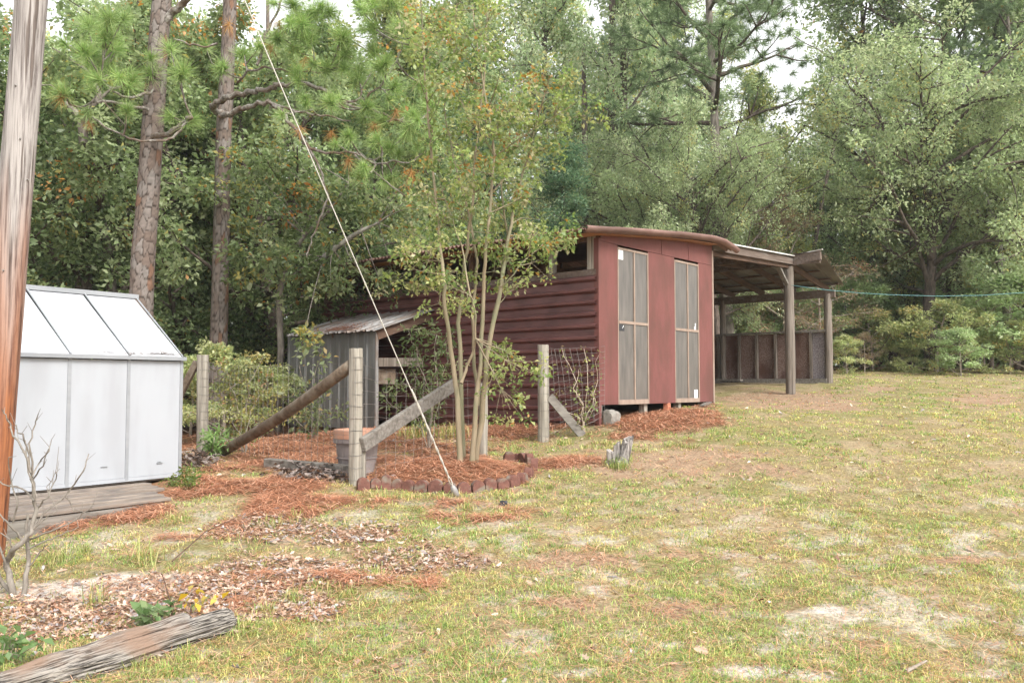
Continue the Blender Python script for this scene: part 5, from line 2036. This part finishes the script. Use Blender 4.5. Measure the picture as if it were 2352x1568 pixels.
def limb(parent, L, Y, r0, r1, name='limb', rough=.10):
    """limb through image points with added small crooks"""
    P = np.array(img_pts(L, Y))
    tt = np.linspace(0, len(P) - 1, (len(P) - 1) * 4 + 1)
    Q = np.stack([np.interp(tt, np.arange(len(P)), P[:, k]) for k in range(3)], 1)
    Q[1:-1] += rp.normal(0, .006 + r0 * .2, Q[1:-1].shape)
    r0, r1 = r0 * .84, r1 * .9
    rads = [r0 + (r1 - r0) * q for q in np.linspace(0, 1, len(Q))]
    MB().tube([tuple(q) for q in Q], rads, 8, False, rough, random.Random(int(r0 * 1e4))).build(name, M_limb, parent, smooth=True)
    return Q


def twigs_and_tufts(parent, tufts, srcs, brown=(), dY=.35):
    """green needle tufts placed around the limbs, each on a curved shoot from the nearest limb"""
    src = np.concatenate(srcs)
    mb = MB()
    P, D, Ls = [], [], []
    for px, py, rpx, Y in tufts:
        Y = Y + rp.normal(0, dY)
        p = at(px, py, Y)
        q = src[np.argmin(((src - p) ** 2).sum(1) + .4 * np.maximum(0, src[:, 2] - p[2]))]
        mid = (p + q) / 2 + np.array([rp.normal(0, .08), rp.normal(0, .05), -.16 * np.linalg.norm(p - q)])
        tt = np.linspace(0, 1, 7)[:, None]
        cv_ = q * (1 - tt) ** 2 + 2 * mid * tt * (1 - tt) + p * tt ** 2
        mb.tube([tuple(k) for k in cv_], [.017 - .0012 * k for k in range(7)], 6, False, .1, rp_rnd)
        d = cv_[-1] - cv_[-2]
        d = d / np.linalg.norm(d) + np.array([0, 0, .5])
        for _ in range(2):
            P.append(p + rp.normal(0, .03, 3))
            D.append(d + rp.normal(0, .25, 3))
            Ls.append(rpx * Y / F)
        for _ in range(1):                       # smaller side shoot
            e = p + rp.normal(0, .24, 3)
            mb.tube([tuple(cv_[3]), tuple((cv_[3] + e) / 2 + rp.normal(0, .03, 3)), tuple(e)], [.011, .009, .007], 5, False)
            P.append(e)
            D.append(e - cv_[3] + np.array([0, 0, .1]))
            Ls.append(rpx * Y / F * rp.uniform(.65, .95))
    mb.build('twigs', M_limb, parent, smooth=True)['kind'] = 'stuff'
    V, Ft, C = pine_tuft(P, D, 190, np.array(Ls) * 1.25, .0034, rp, PINEC)
    link('needles', np_mesh('needles', V, [Ft], M_needle, C), parent)
    if brown:
        P, D, Ls = [], [], []
        for px, py, rpx, Y in brown:
            P.append(at(px, py, Y)); D.append((rp.normal(0, .2), rp.normal(0, .2), -1)); Ls.append(rpx * Y / F)
        V, Ft, C = pine_tuft(P, D, 80, np.array(Ls), .0034, rp, [(.40, .22, .08), (.32, .17, .06), (.46, .30, .12)])
        link('dead_needles', np_mesh('dead_needles', V, [Ft], M_needle, C), parent)


rp_rnd = random.Random(12)
p1 = thing('pine_tree', 'rough barked pine with plated trunk right behind the greenhouse', 'tree', (0, 0, 0), 0, 'two nearest pines')
base = at(318, 760, 13.6)
gz1 = float(ground_z(at(312, 980, 13.6)[0], 13.6))
tp = [at(308, 1010, 13.6)] + img_pts([(322, 760), (328, 600), (338, 480), (349, 320), (357, 200), (364, 100), (372, 0), (384, -140), (398, -320), (410, -520)], 13.6)
tp[0][2] = gz1 - .2
bark_trunk(p1, tp, [.20, .175, .17, .163, .158, .152, .146, .142, .13, .11, .09], sub=34, seed=3)
L1 = limb(p1, [(352, 312), (385, 312), (410, 290), (431, 277), (441, 270)], [13.4, 13.2, 13.1, 13.0, 13.0], .055, .04)
L2 = limb(p1, [(431, 279), (400, 315), (378, 322), (325, 326), (285, 312), (240, 290), (211, 268)], [13.0, 13.0, 12.95, 12.9, 12.9, 12.9, 12.9], .026, .014)
L3 = limb(p1, [(340, 252), (300, 245), (246, 232), (215, 232), (185, 248), (160, 240)], [13.4, 13.1, 12.9, 12.8, 12.7, 12.6], .032, .014)
L4 = limb(p1, [(345, 215), (300, 225), (262, 212), (230, 180)], [13.4, 13.1, 12.9, 12.8], .03, .014)
L5 = limb(p1, [(378, 60), (400, 25), (425, 3), (470, -40)], [13.6, 13.5, 13.4, 13.3], .075, .06)
L6 = limb(p1, [(500, 100), (470, 110), (435, 100), (400, 90)], 13.2, .02, .012)
twigs_and_tufts(p1, [(211, 125, 52, 12.7), (250, 40, 50, 12.7), (189, 110, 42, 12.6), (134, 205, 46, 12.4), (246, 163, 42, 12.6), (299, 180, 44, 12.8), (413, 160, 50, 12.9), (290, 255, 30, 12.6), (440, 276, 34, 12.9), (235, 85, 46, 12.9), (200, 60, 44, 12.8),
                     (350, 168, 40, 13.0), (270, 110, 40, 12.9), (215, 175, 36, 12.8)], [L2[4:], L3, L4, L1[-3:]], [(140, 225, 34, 12.4), (205, 285, 26, 12.8)])

p2 = thing('pine_tree', 'dark pine with long crooked limbs reaching right over the yard', 'tree', (0, 0, 0), 0, 'two nearest pines')
tp = [at(498, 1010, 16.5)] + img_pts([(500, 860), (505, 690), (508, 540), (511, 420), (514, 300), (520, 200), (527, 44), (532, -100), (540, -300)], 16.5)
tp[0][2] = float(ground_z(tp[0][0], 16.5)) - .2
bark_trunk(p2, tp, [.17, .16, .15, .145, .14, .14, .135, .12, .11, .09], sub=28, seed=8)
# limbs that belong to it come forward over the fence
Q1 = limb(p2, [(512, 262), (486, 250), (492, 236), (519, 224), (571, 211), (620, 200), (659, 193), (700, 192), (746, 205), (790, 237), (865, 259), (926, 281), (988, 288)], [16.3, 15.4, 14.6, 14.4, 14.2, 14, 13.9, 13.8, 13.6, 13.5, 13.4, 13.3, 13.2], .075, .014)
Q2 = limb(p2, [(505, 268), (530, 262), (571, 244), (615, 234), (645, 257), (680, 295), (712, 343), (750, 349), (812, 352), (865, 374), (944, 374)], [14.6, 14.4, 14.2, 14, 13.9, 13.8, 13.7, 13.6, 13.5, 13.4, 13.3], .06, .012)
Q3 = limb(p2, [(615, 234), (660, 250), (703, 259), (750, 268), (805, 278)], [14, 13.9, 13.8, 13.7, 13.6], .032, .012)
Q4 = limb(p2, [(545, 190), (570, 165), (610, 155), (680, 163), (745, 167)], [14.3, 14.1, 14, 13.9, 13.8], .026, .014)
Q5 = limb(p2, [(712, 345), (740, 400), (752, 450), (735, 500), (712, 560), (706, 590)], [13.7, 13.7, 13.8, 13.9, 14, 14], .028, .01)
Q6 = limb(p2, [(590, 150), (610, 80), (640, 20), (650, -30)], [14, 14, 13.9, 13.9], .03, .02)
Q7 = limb(p2, [(790, 237), (840, 225), (880, 190), (910, 140), (930, 90)], [13.5, 13.4, 13.3, 13.3, 13.2], .024, .012)
Q8 = limb(p2, [(812, 352), (850, 385), (890, 420), (930, 450)], [13.5, 13.5, 13.4, 13.4], .02, .01)
Q9 = limb(p2, [(610, 90), (680, 50), (720, 20)], [13.9, 13.8, 13.7], .022, .012)
twigs_and_tufts(p2, [(721, 20, 54, 13.5), (712, 88, 44, 13.5), (637, 88, 44, 13.7), (782, 80, 46, 13.4), (795, 127, 46, 13.3), (874, 149, 40, 13.2), (966, 345, 46, 13.0), (865, 325, 36, 13.2), (803, 316, 30, 13.3), (909, 205, 36, 13.1), (852, 60, 40, 13.2),
                     (900, 10, 40, 13.2), (965, 185, 40, 13.1), (686, 160, 30, 13.6), (930, 260, 34, 13.2), (760, 30, 46, 13.5), (690, 50, 46, 13.5), (820, 180, 36, 13.3), (750, 150, 40, 13.4), (940, 110, 36, 13.1), (670, 10, 44, 13.6), (830, 20, 44, 13.3),
                     (501, 154, 34, 14.2), (560, 120, 36, 14.1), (780, 150, 38, 13.4), (850, 110, 40, 13.2), (840, 240, 34, 13.3), (700, 230, 28, 13.7), (890, 340, 34, 13.1), (940, 300, 38, 13.1), (985, 325, 36, 13.0), (900, 405, 36, 13.1), (880, 280, 36, 13.2), (830, 400, 34, 13.2), (760, 230, 36, 13.4), (985, 240, 38, 13.0), (920, 60, 40, 13.1)], [Q1[16:], Q2[12:], Q3, Q4, Q7, Q9, Q6],
                [(640, 60, 40, 13.8), (620, 110, 40, 13.9), (700, 140, 36, 13.7), (690, 300, 34, 13.6), (760, 310, 34, 13.5), (800, 370, 40, 13.4), (945, 400, 40, 13.2), (860, 290, 34, 13.3), (910, 260, 34, 13.2), (525, 60, 34, 15)])

# oak limb with leaf clusters in front of the far end of the maroon wall
ob = thing('oak_tree', 'young oak with lobed green and orange leaves left of the maroon wall', 'tree', (0, 0, 0), 0)
rb = np.random.default_rng(61)
s1 = np.array(img_pts([(640, 960), (645, 800), (640, 680), (660, 600), (700, 540), (760, 480), (800, 420)], [16.4, 16.4, 16.3, 16.2, 16, 15.9, 15.8]))
s1[0][2] = float(ground_z(s1[0][0], 16.4)) - .1
MB().tube([tuple(q) for q in s1], [.07, .065, .06, .05, .04, .03, .015], 7, False).build('trunk', M_bark, ob, smooth=True)
s2 = np.array(img_pts([(745, 590), (765, 575), (790, 555), (830, 530), (868, 512)], [15.6, 15.5, 15.4, 15.3, 15.2]))
MB().tube([tuple(q) for q in s2], [.06, .055, .05, .04, .02], 7, False).build('limb', M_palebark, ob, smooth=True)
cl = []
mbt = MB()
allp = np.concatenate([s1[2:], s2])
for (px, py, Y) in [(560, 430, 15.8), (600, 470, 15.8), (640, 430, 16), (690, 440, 15.8), (740, 430, 15.6), (790, 450, 15.5), (830, 480, 15.4), (870, 520, 15.2), (560, 520, 15.8), (610, 540, 15.7), (660, 520, 15.8), (720, 500, 15.6), (560, 590, 15.6), (600, 610, 15.5), (650, 590, 15.6),
                    (700, 580, 15.5), (745, 620, 15.3), (790, 610, 15.2), (830, 625, 15.1), (870, 640, 15), (905, 655, 14.9), (700, 640, 15.4), (650, 650, 15.5), (760, 650, 15.2), (770, 560, 15.5), (590, 400, 16), (650, 380, 16), (720, 380, 16), (800, 400, 15.8), (850, 430, 15.6),
                    (900, 470, 15.4), (540, 640, 15.6), (700, 770, 15.0), (930, 540, 15.1), (960, 480, 15.3), (930, 420, 15.5), (980, 430, 15.6)]:
    p = at(px, py, Y + rb.normal(0, .25))
    q = allp[np.argmin(((allp - p) ** 2).sum(1))]
    tt = np.linspace(0, 1, 5)[:, None]
    m_ = (p + q) / 2 + np.array([0, 0, .08]) + rb.normal(0, .05, 3)
    c_ = q * (1 - tt) ** 2 + 2 * m_ * tt * (1 - tt) + p * tt ** 2
    mbt.tube([tuple(k) for k in c_], [.012, .01, .008, .006, .004], 4, False)
    cl += [p, p + rb.normal(0, .16, 3), p + rb.normal(0, .2, 3)]
mbt.build('twigs', M_bark, ob, smooth=True)['kind'] = 'stuff'
V, Fq, C = clump_leaves(np.array(cl), .24, 46, .11, .27, [(.15, .20, .085), (.20, .25, .11), (.26, .29, .15), (.11, .15, .065), (.40, .19, .06), (.34, .30, .10)], [.27, .27, .22, .12, .06, .06], rb, flat=.75, up=.7)
link('crown', np_mesh('crown', V, [Fq], M_leaf, C), ob)

# ------------------------------------------------------------------ multi stemmed myrtle in the edging ring
my = thing('crape_myrtle', 'multi stemmed tree with smooth tan stems inside the scalloped edging ring', 'tree', (0, 0, 0), 0)
rm = np.random.default_rng(71)
YM = 9.75
STEMS = [([(1058, 1072), (1050, 910), (1037, 805), (1023, 725), (1020, 658), (1012, 574), (1000, 440), (985, 280), (975, 150), (968, 40), (962, -60)], .046, 9.72),
         ([(1064, 1068), (1060, 889), (1054, 742), (1062, 658), (1071, 574), (1083, 490), (1095, 350), (1110, 200), (1118, 60), (1122, -60)], .042, 9.9),
         ([(1083, 1068), (1094, 931), (1107, 784), (1111, 658), (1115, 574), (1125, 490), (1135, 360), (1120, 250), (1100, 130), (1085, 10)], .043, 9.65),
         ([(1089, 1066), (1109, 910), (1125, 784), (1151, 658), (1163, 574), (1180, 490), (1200, 400), (1235, 280), (1262, 180)], .05, 9.8),
         ([(1098, 930), (1088, 800), (1086, 700), (1096, 600), (1075, 480), (1040, 360), (1020, 250), (1040, 120), (1050, 0)], .032, 10.05),
         ([(1059, 880), (1072, 842), (1089, 805), (1093, 725), (1075, 650), (1060, 560), (1030, 480), (1010, 420)], .026, 9.6),
         ([(1130, 760), (1150, 640), (1165, 540), (1150, 430), (1170, 320), (1180, 200)], .028, 10.0),
         ([(1151, 658), (1180, 630), (1200, 600), (1240, 570)], .014, 9.6)]
allp = []
for L, r_, Y in STEMS:
    P = np.array(img_pts(L, [Y + .25 * sin(i * .9 + r_ * 300) * min(1, i / 4) for i in range(len(L))]))
    if L[0][1] > 1000:
        P[0][2] = float(ground_z(P[0][0], P[0][1])) - .08
    tt = np.linspace(0, len(P) - 1, (len(P) - 1) * 3 + 1)
    Q = np.stack([np.interp(tt, np.arange(len(P)), P[:, k]) for k in range(3)], 1)
    Q[1:-1] += rm.normal(0, .007, Q[1:-1].shape)
    nq = len(Q)
    MB().tube([tuple(q) for q in Q], [.76 * r_ * (1.18 if i == 0 else 1) * (1 - .84 * (i / nq) ** .8) for i in range(nq)], 10, False, .035, random.Random(int(r_ * 1e4))).build('stem', M_myrtle, my, smooth=True)
    allp.append(Q[min(12, nq // 3):])
allp = np.concatenate(allp)
CLU = [(980, 60), (1010, 130), (960, 170), (1040, 40), (1090, 60), (1120, 130), (1060, 190), (1010, 230), (1000, 300), (1080, 280), (1140, 230), (1130, 330), (1060, 370), (1020, 420), (1100, 430), (1170, 400), (1200, 330), (1240, 260), (1290, 220), (1260, 180), (1320, 240), (1345, 265),
       (1280, 300), (1230, 380), (1210, 450), (1150, 480), (1060, 500), (1010, 520), (970, 100), (1030, 90), (1070, 120), (1000, 20), (1060, 5), (1100, 200), (1150, 160), (1040, 310), (1090, 350), (980, 370), (1150, 280), (1210, 230), (1180, 340), (1020, 180), (1260, 340),
       (960, 560), (985, 600), (1010, 640), (1040, 690), (980, 575), (1090, 560), (1150, 560), (1210, 540), (1260, 540), (1295, 528), (1180, 590), (1230, 600), (1130, 620), (1170, 660), (1040, 620), (1060, 670), (940, 540), (930, 610), (1005, 690), (1230, 520), (1290, 550), (1020, 560), (1120, 530), (1200, 500), (960, 650),
       (1182, 812), (1192, 850), (1150, 880), (1172, 940), (1150, 800),
       (1090, 250), (1050, 240), (1170, 250), (1110, 300), (1130, 400), (1190, 270), (1230, 310), (1080, 400), (1040, 460), (1180, 440), (1000, 470), (975, 440), (1300, 190), (1220, 180), (1060, 60), (960, 20), (1125, 30), (1100, 100)]
cl = []
mbt = MB()
for px, py in CLU:
    p = at(px, py, YM + rm.normal(0, .35))
    d2 = ((allp - p) ** 2).sum(1) + np.where(allp[:, 2] > p[2] - .02, .3, 0)
    q = allp[np.argmin(d2)]
    tt = np.linspace(0, 1, 5)[:, None]
    m_ = (p + q) / 2 + rm.normal(0, .04, 3)
    c_ = q * (1 - tt) ** 2 + 2 * m_ * tt * (1 - tt) + p * tt ** 2
    mbt.tube([tuple(k) for k in c_], [.009, .007, .006, .004, .003], 4, False)
    for _ in range(5):
        e = p + rm.normal(0, .13, 3)
        mbt.tube([tuple(c_[3]), tuple(e)], [.004, .002], 3, False)
        cl.append(e)
mbt.build('twigs', M_myrtle, my, smooth=True)['kind'] = 'stuff'
cl = np.array(cl)
MYP = [(0.253, 0.315, 0.105), (0.32, 0.36, 0.148), (0.185, 0.261, 0.0873), (0.379, 0.378, 0.166), (0.388, 0.234, 0.0786), (0.438, 0.414, 0.244), (0.135, 0.198, 0.0698)]
V, Fq, C = clump_leaves(cl, .105, 26, .055, .31, MYP, [.26, .23, .2, .12, .05, .06, .08], rm, flat=.85, up=.6, hollow=.1)
link('crown', np_mesh('crown', V, [Fq], M_leaf, C), my)

# ------------------------------------------------------------------ shrubs and vines by the fence
rs = np.random.default_rng(81)


def leafy(name, label, cat, px, py, Y, stems, leaf, pal, prob, cnt=22, bark=M_twig, rad=.1, aspect=.2, group=None, r=.006, up=.5):
    """small plant: px,py foot; stems = list of image polylines"""
    ft = at(px, py, Y)
    ft[2] = float(ground_z(ft[0], ft[1]))
    t_ = thing(name, label, cat, tuple(ft), 0, group)
    mb = MB()
    cl = []
    for L in stems:
        P = np.array([at(a_, b_, Y + rs.normal(0, .12)) for a_, b_ in L])
        P = np.concatenate([[ft], P])
        tt = np.linspace(0, len(P) - 1, (len(P) - 1) * 3 + 1)
        Q = np.stack([np.interp(tt, np.arange(len(P)), P[:, k]) for k in range(3)], 1)
        Q[1:] += rs.normal(0, .02, Q[1:].shape)
        Q[0, 2] -= .05
        mb.tube([tuple(q - ft) for q in Q], [r * (1 - .6 * i / len(Q)) for i in range(len(Q))], 5, False)
        for q in Q[2:]:
            cl.append(q - ft)
    mb.build('stems', bark, t_, smooth=True)
    V, Fq, C = clump_leaves(np.array(cl), rad, cnt, leaf, aspect, pal, prob, rs, flat=.9, up=up, hollow=.1)
    link('foliage', np_mesh('foliage', V, [Fq], M_leaf, C), t_)
    return t_


GRN = [(.13, .18, .075), (.18, .23, .10), (.24, .27, .14), (.09, .13, .05)]
GP = [.3, .3, .2, .2]
leafy('fence_shrub', 'grey green shrub growing through the fence in front of the pen opening', 'shrub', 985, 1010, 11.6,
      [[(975, 930), (950, 850), (935, 800)], [(985, 920), (970, 840), (965, 775)], [(990, 930), (1000, 850), (1000, 770), (985, 760)], [(1000, 900), (1030, 830), (1025, 780)], [(1010, 920), (1040, 870), (1050, 820)], [(970, 900), (920, 880), (905, 900)], [(985, 900), (955, 800), (940, 760), (975, 752)], [(1000, 890), (1010, 810), (1040, 770)], [(960, 960), (900, 930), (880, 900)]],
      .085, GRN, GP, 14, rad=.13, aspect=.17, r=.008)
leafy('fence_vine', 'broad leaved vine climbing the wire in front of the metal pen', 'vine', 720, 1010, 13.2,
      [[(715, 960), (700, 920), (690, 900)], [(730, 960), (735, 910), (745, 880)], [(725, 980), (770, 940), (790, 960)], [(700, 980), (660, 940), (670, 900)], [(740, 960), (720, 860), (740, 820), (720, 790)], [(715, 930), (690, 840), (700, 790)]],
      .10, [(.2, .25, .12), (.26, .3, .16), (.16, .2, .09), (.34, .25, .1)], [.35, .3, .25, .1], 8, rad=.14, aspect=.24)
leafy('small_bush', 'small dense green bush in front of the greenhouse corner', 'bush', 425, 1140, 8.9,
      [[(415, 1120), (405, 1100)], [(425, 1115), (420, 1090)], [(435, 1120), (440, 1100)], [(450, 1130), (470, 1118)], [(445, 1128), (490, 1125)], [(410, 1130), (390, 1112)], [(430, 1118), (432, 1082)]],
      .035, [(.13, .19, .05), (.19, .24, .07), (.26, .27, .09), (.09, .14, .04)], GP, 34, rad=.07, aspect=.3, r=.004)
leafy('pine_seedling', 'bright green seedling with narrow leaves beside the third fence post', 'seedling', 487, 1052, 11.4,
      [[(483, 1025), (462, 1000)], [(488, 1020), (480, 985)], [(492, 1018), (505, 990)], [(495, 1025), (520, 1008)], [(486, 1030), (470, 1018)], [(490, 1022), (497, 1002), (530, 1015)]],
      .13, [(.22, .34, .12), (.28, .40, .16), (.17, .27, .09)], [.4, .3, .3], 8, rad=.06, aspect=.12, r=.008)
leafy('vine_tangle', 'dry vine tangle with a few green leaves over the wire beside the red corner', 'vine', 1338, 1000, 12.35,
      [[(1335, 930), (1310, 850), (1290, 800)], [(1345, 940), (1350, 860), (1340, 800)], [(1350, 950), (1370, 880), (1372, 810)], [(1330, 960), (1290, 940), (1275, 900)], [(1345, 960), (1365, 930), (1360, 900)], [(1340, 940), (1320, 890), (1335, 850)]],
      .05, [(.24, .29, .10), (.33, .33, .12), (.2, .15, .08), (.17, .22, .08)], [.3, .2, .2, .3], 6, bark=mat('pale_dry_vine', (.42, .34, .26), (.58, .48, .38), (20, 20, 20), .9), rad=.09, aspect=.3, r=.006)
leafy('fence_weeds', 'straggly yellow green vines hanging on the wire left of the near post', 'vine', 560, 1050, 11.6,
      [[(555, 960), (530, 880), (520, 830)], [(565, 960), (570, 880), (600, 820)], [(575, 990), (620, 950), (640, 900)], [(560, 980), (540, 940), (515, 900)], [(570, 970), (600, 900), (620, 840)], [(550, 990), (520, 960), (500, 930)], [(570, 1000), (650, 960), (690, 930)]],
      .05, [(.27, .29, .09), (.35, .32, .11), (.2, .22, .08), (.33, .2, .09)], [.35, .3, .2, .15], 12, rad=.12, aspect=.28)
leafy('log_weed', 'green broad leaved weed growing behind the split log', 'weed', 345, 1425, 4.95,
      [[(330, 1410), (318, 1408)], [(340, 1405), (350, 1395)], [(352, 1408), (372, 1398)], [(345, 1412), (385, 1396), (400, 1392)], [(335, 1415), (325, 1420)]],
      .062, [(.14, .22, .09), (.2, .28, .13), (.25, .32, .16)], [.4, .35, .25], 3, rad=.035, aspect=.36, r=.003, up=1.2)
leafy('yellow_weed', 'weed with yellow and green leaves above the split log tip', 'weed', 440, 1395, 5.2,
      [[(440, 1370), (432, 1358)], [(450, 1372), (470, 1360)], [(455, 1375), (500, 1362)], [(448, 1378), (490, 1385)], [(445, 1380), (460, 1392)]],
      .06, [(.62, .42, .07), (.55, .45, .12), (.17, .27, .09), (.3, .33, .12)], [.3, .2, .32, .18], 1, rad=.03, aspect=.32, r=.003, up=1.2)
leafy('corner_weed', 'low green weed at the left end of the split log', 'weed', 40, 1490, 4.45,
      [[(20, 1475), (8, 1470)], [(40, 1470), (48, 1462)], [(60, 1478), (82, 1472)], [(35, 1480), (15, 1492)]],
      .055, [(.16, .25, .1), (.22, .31, .13)], [.5, .5], 4, rad=.035, aspect=.34, r=.003, up=1.2)

# bare sapling in front of the pole
sf = gpt(40, 1372)
sap = thing('bare_sapling', 'leafless pale sapling with many thin twigs in front of the pole', 'sapling', tuple(sf))
M_sap = mat('pale_sapling_bark', (0.139, 0.119, 0.0984), (0.254, 0.226, 0.193), (30, 30, 12), .85, bump=.2)
YS = sf[1]
mb = MB()
SAPL = [([(38, 1378), (20, 1330), (12, 1290), (38, 1255), (70, 1222), (82, 1170), (78, 1110), (70, 1080)], .016), ([(48, 1378), (62, 1320), (66, 1270), (58, 1210), (64, 1180)], .013), ([(38, 1378), (10, 1340), (-15, 1290), (-30, 1240)], .012), ([(70, 1085), (55, 1040), (30, 1000), (18, 960), (5, 940)], .006),
        ([(72, 1085), (66, 1040), (52, 1000), (40, 990), (38, 975)], .005), ([(74, 1090), (68, 1020), (80, 975), (88, 950)], .005), ([(76, 1100), (100, 1070), (112, 1030)], .004), ([(75, 1095), (90, 1060), (112, 1035), (118, 1010)], .004), ([(60, 1230), (100, 1180), (160, 1130), (190, 1080), (204, 1042)], .006),
        ([(62, 1240), (120, 1220), (180, 1190), (215, 1155)], .005), ([(66, 1260), (110, 1240), (140, 1230), (180, 1210)], .004), ([(78, 1150), (50, 1120), (10, 1110), (-20, 1090)], .005), ([(20, 1320), (5, 1270), (-10, 1220), (-5, 1170)], .006), ([(50, 1240), (20, 1200), (0, 1180), (-30, 1150)], .005),
        ([(66, 1300), (90, 1270), (110, 1250)], .004), ([(38, 1378), (25, 1410), (35, 1440)], .007), ([(82, 1170), (110, 1140), (130, 1100), (128, 1085)], .004), ([(84, 1140), (60, 1060), (58, 1010)], .004), ([(30, 1200), (40, 1150), (25, 1100), (20, 1050)], .005), ([(150, 1140), (170, 1170), (200, 1180)], .003), ([(70, 1220), (130, 1170), (110, 1120), (130, 1075)], .003),
        ([(12, 1290), (30, 1270), (20, 1240), (-5, 1220)], .005)]
rsap = np.random.default_rng(91)
mains = MB()
for i, (L, r_) in enumerate(SAPL):
    P = np.array([at(a_, b_, YS + (.0 if b_ > 1370 else rsap.normal(0, .05))) for a_, b_ in L])
    if L[0][1] == 1378:
        P[0] = sf - np.array([0, 0, .05]) + np.array([(L[0][0] - 40) * YS / F, 0, 0])
    tt = np.linspace(0, len(P) - 1, (len(P) - 1) * 3 + 1)
    Q = np.stack([np.interp(tt, np.arange(len(P)), P[:, k]) for k in range(3)], 1)
    Q[1:-1] += rsap.normal(0, .006, Q[1:-1].shape)
    (mains if i < 3 else mb).tube([tuple(q - sf) for q in Q], [1.45 * r_ * (1 - .62 * k / len(Q)) for k in range(len(Q))], 7 if i < 3 else 5, False, .05, random.Random(i))
    if i >= 3:
        for q in Q[3::2]:
            e = q + rsap.normal(0, .035, 3) + np.array([0, 0, .05])
            mb.tube([tuple(q - sf), tuple(e - sf)], [.0025, .0014], 4, False)
mains.build('stem', M_sap, sap, smooth=True)
mb.build('twigs', M_sap, sap, smooth=True)['kind'] = 'stuff'

# small things lying about
q = gpt(1157, 1160)
lump('dark_clod', 'small black clod lying in the grass right of the edging ring', 'clod', (q[0], q[1], q[2] + .015), (.05, .04, .035), M_black, 11)
a_, b_ = gpt(1840, 1412), gpt(1880, 1386)
a_, b_ = gpt(2718 * .7656, 1545), gpt(2780 * .7656, 1525)
tag(MB().tube([(a_[0], a_[1], a_[2] + .02), (b_[0], b_[1], b_[2] + .025)], [.011, .006], 6).build('fallen_stick', M_twig), 'short pale stick lying on sandy grass at lower right', 'stick')
a_, b_ = gpt(388, 1408), gpt(362, 1280)
tp_ = at(372, 1316, gpt(398, 1430)[1])
fb = gpt(398, 1430)
tag(MB().tube([tuple(fb), tuple((fb + tp_) / 2 + np.array([.01, 0, 0])), tuple(tp_)], [.006, .005, .003], 5).build('dry_stalk', M_rafter), 'thin upright brown stalk behind the split log', 'stalk')
a_, b_ = gpt(395, 1300), gpt(540, 1215)
tag(MB().tube([(a_[0], a_[1], a_[2] + .03), tuple((a_ + b_) / 2 + np.array([0, 0, .12])), (b_[0], b_[1], b_[2] + .1)], [.006, .005, .003], 5).build('fallen_stick', M_rafter), 'thin brown twig lying across the drift of leaves', 'stick')

# ------------------------------------------------------------------ thin haze volume added to brighten and soften the far woods
hz = MB().box(-340, 340, -100, 440, -3, 28).build('haze', None)
hm = bpy.data.materials.new('haze')
hm.use_nodes = True
hm.node_tree.nodes.clear()
hv = hm.node_tree.nodes.new('ShaderNodeVolumePrincipled')
hv.inputs['Color'].default_value = (.9, .93, .95, 1)
hv.inputs['Density'].default_value = .0006
ho = hm.node_tree.nodes.new('ShaderNodeOutputMaterial')
hm.node_tree.links.new(hv.outputs[0], ho.inputs['Volume'])
hz.data.materials.append(hm)
tag(hz, 'thin pale haze added over yard and woods to brighten the distance', 'haze', kind='stuff')


# ------------------------------------------------------------------ stand every root at the base of its thing
def rebase(root, p):
    p = Vector([float(q) for q in p])
    d = Matrix.Rotation(-root.rotation_euler.z, 3, 'Z') @ (p - root.location)
    root.location = p
    for ch in root.children:
        ch.location = Vector(ch.location) - d


def on_ground(x, y):
    return (x, y, float(ground_z(x, y)))


rebase(barn, (B0[0], B0[1], bg_z(0, 0)))
rebase(coop, W(CS, CT0))
rebase(p1, on_ground(at(308, 1010, 13.6)[0], 13.6))
rebase(p2, on_ground(at(498, 1010, 16.5)[0], 16.5))
rebase(ob, on_ground(s1[0][0], s1[0][1]))
rebase(my, on_ground(at(1075, 1070, 9.75)[0], 9.75))
rebase(fence, on_ground(A[0], A[1]))
rebase(ring, on_ground(RINGC[0], RINGC[1]))
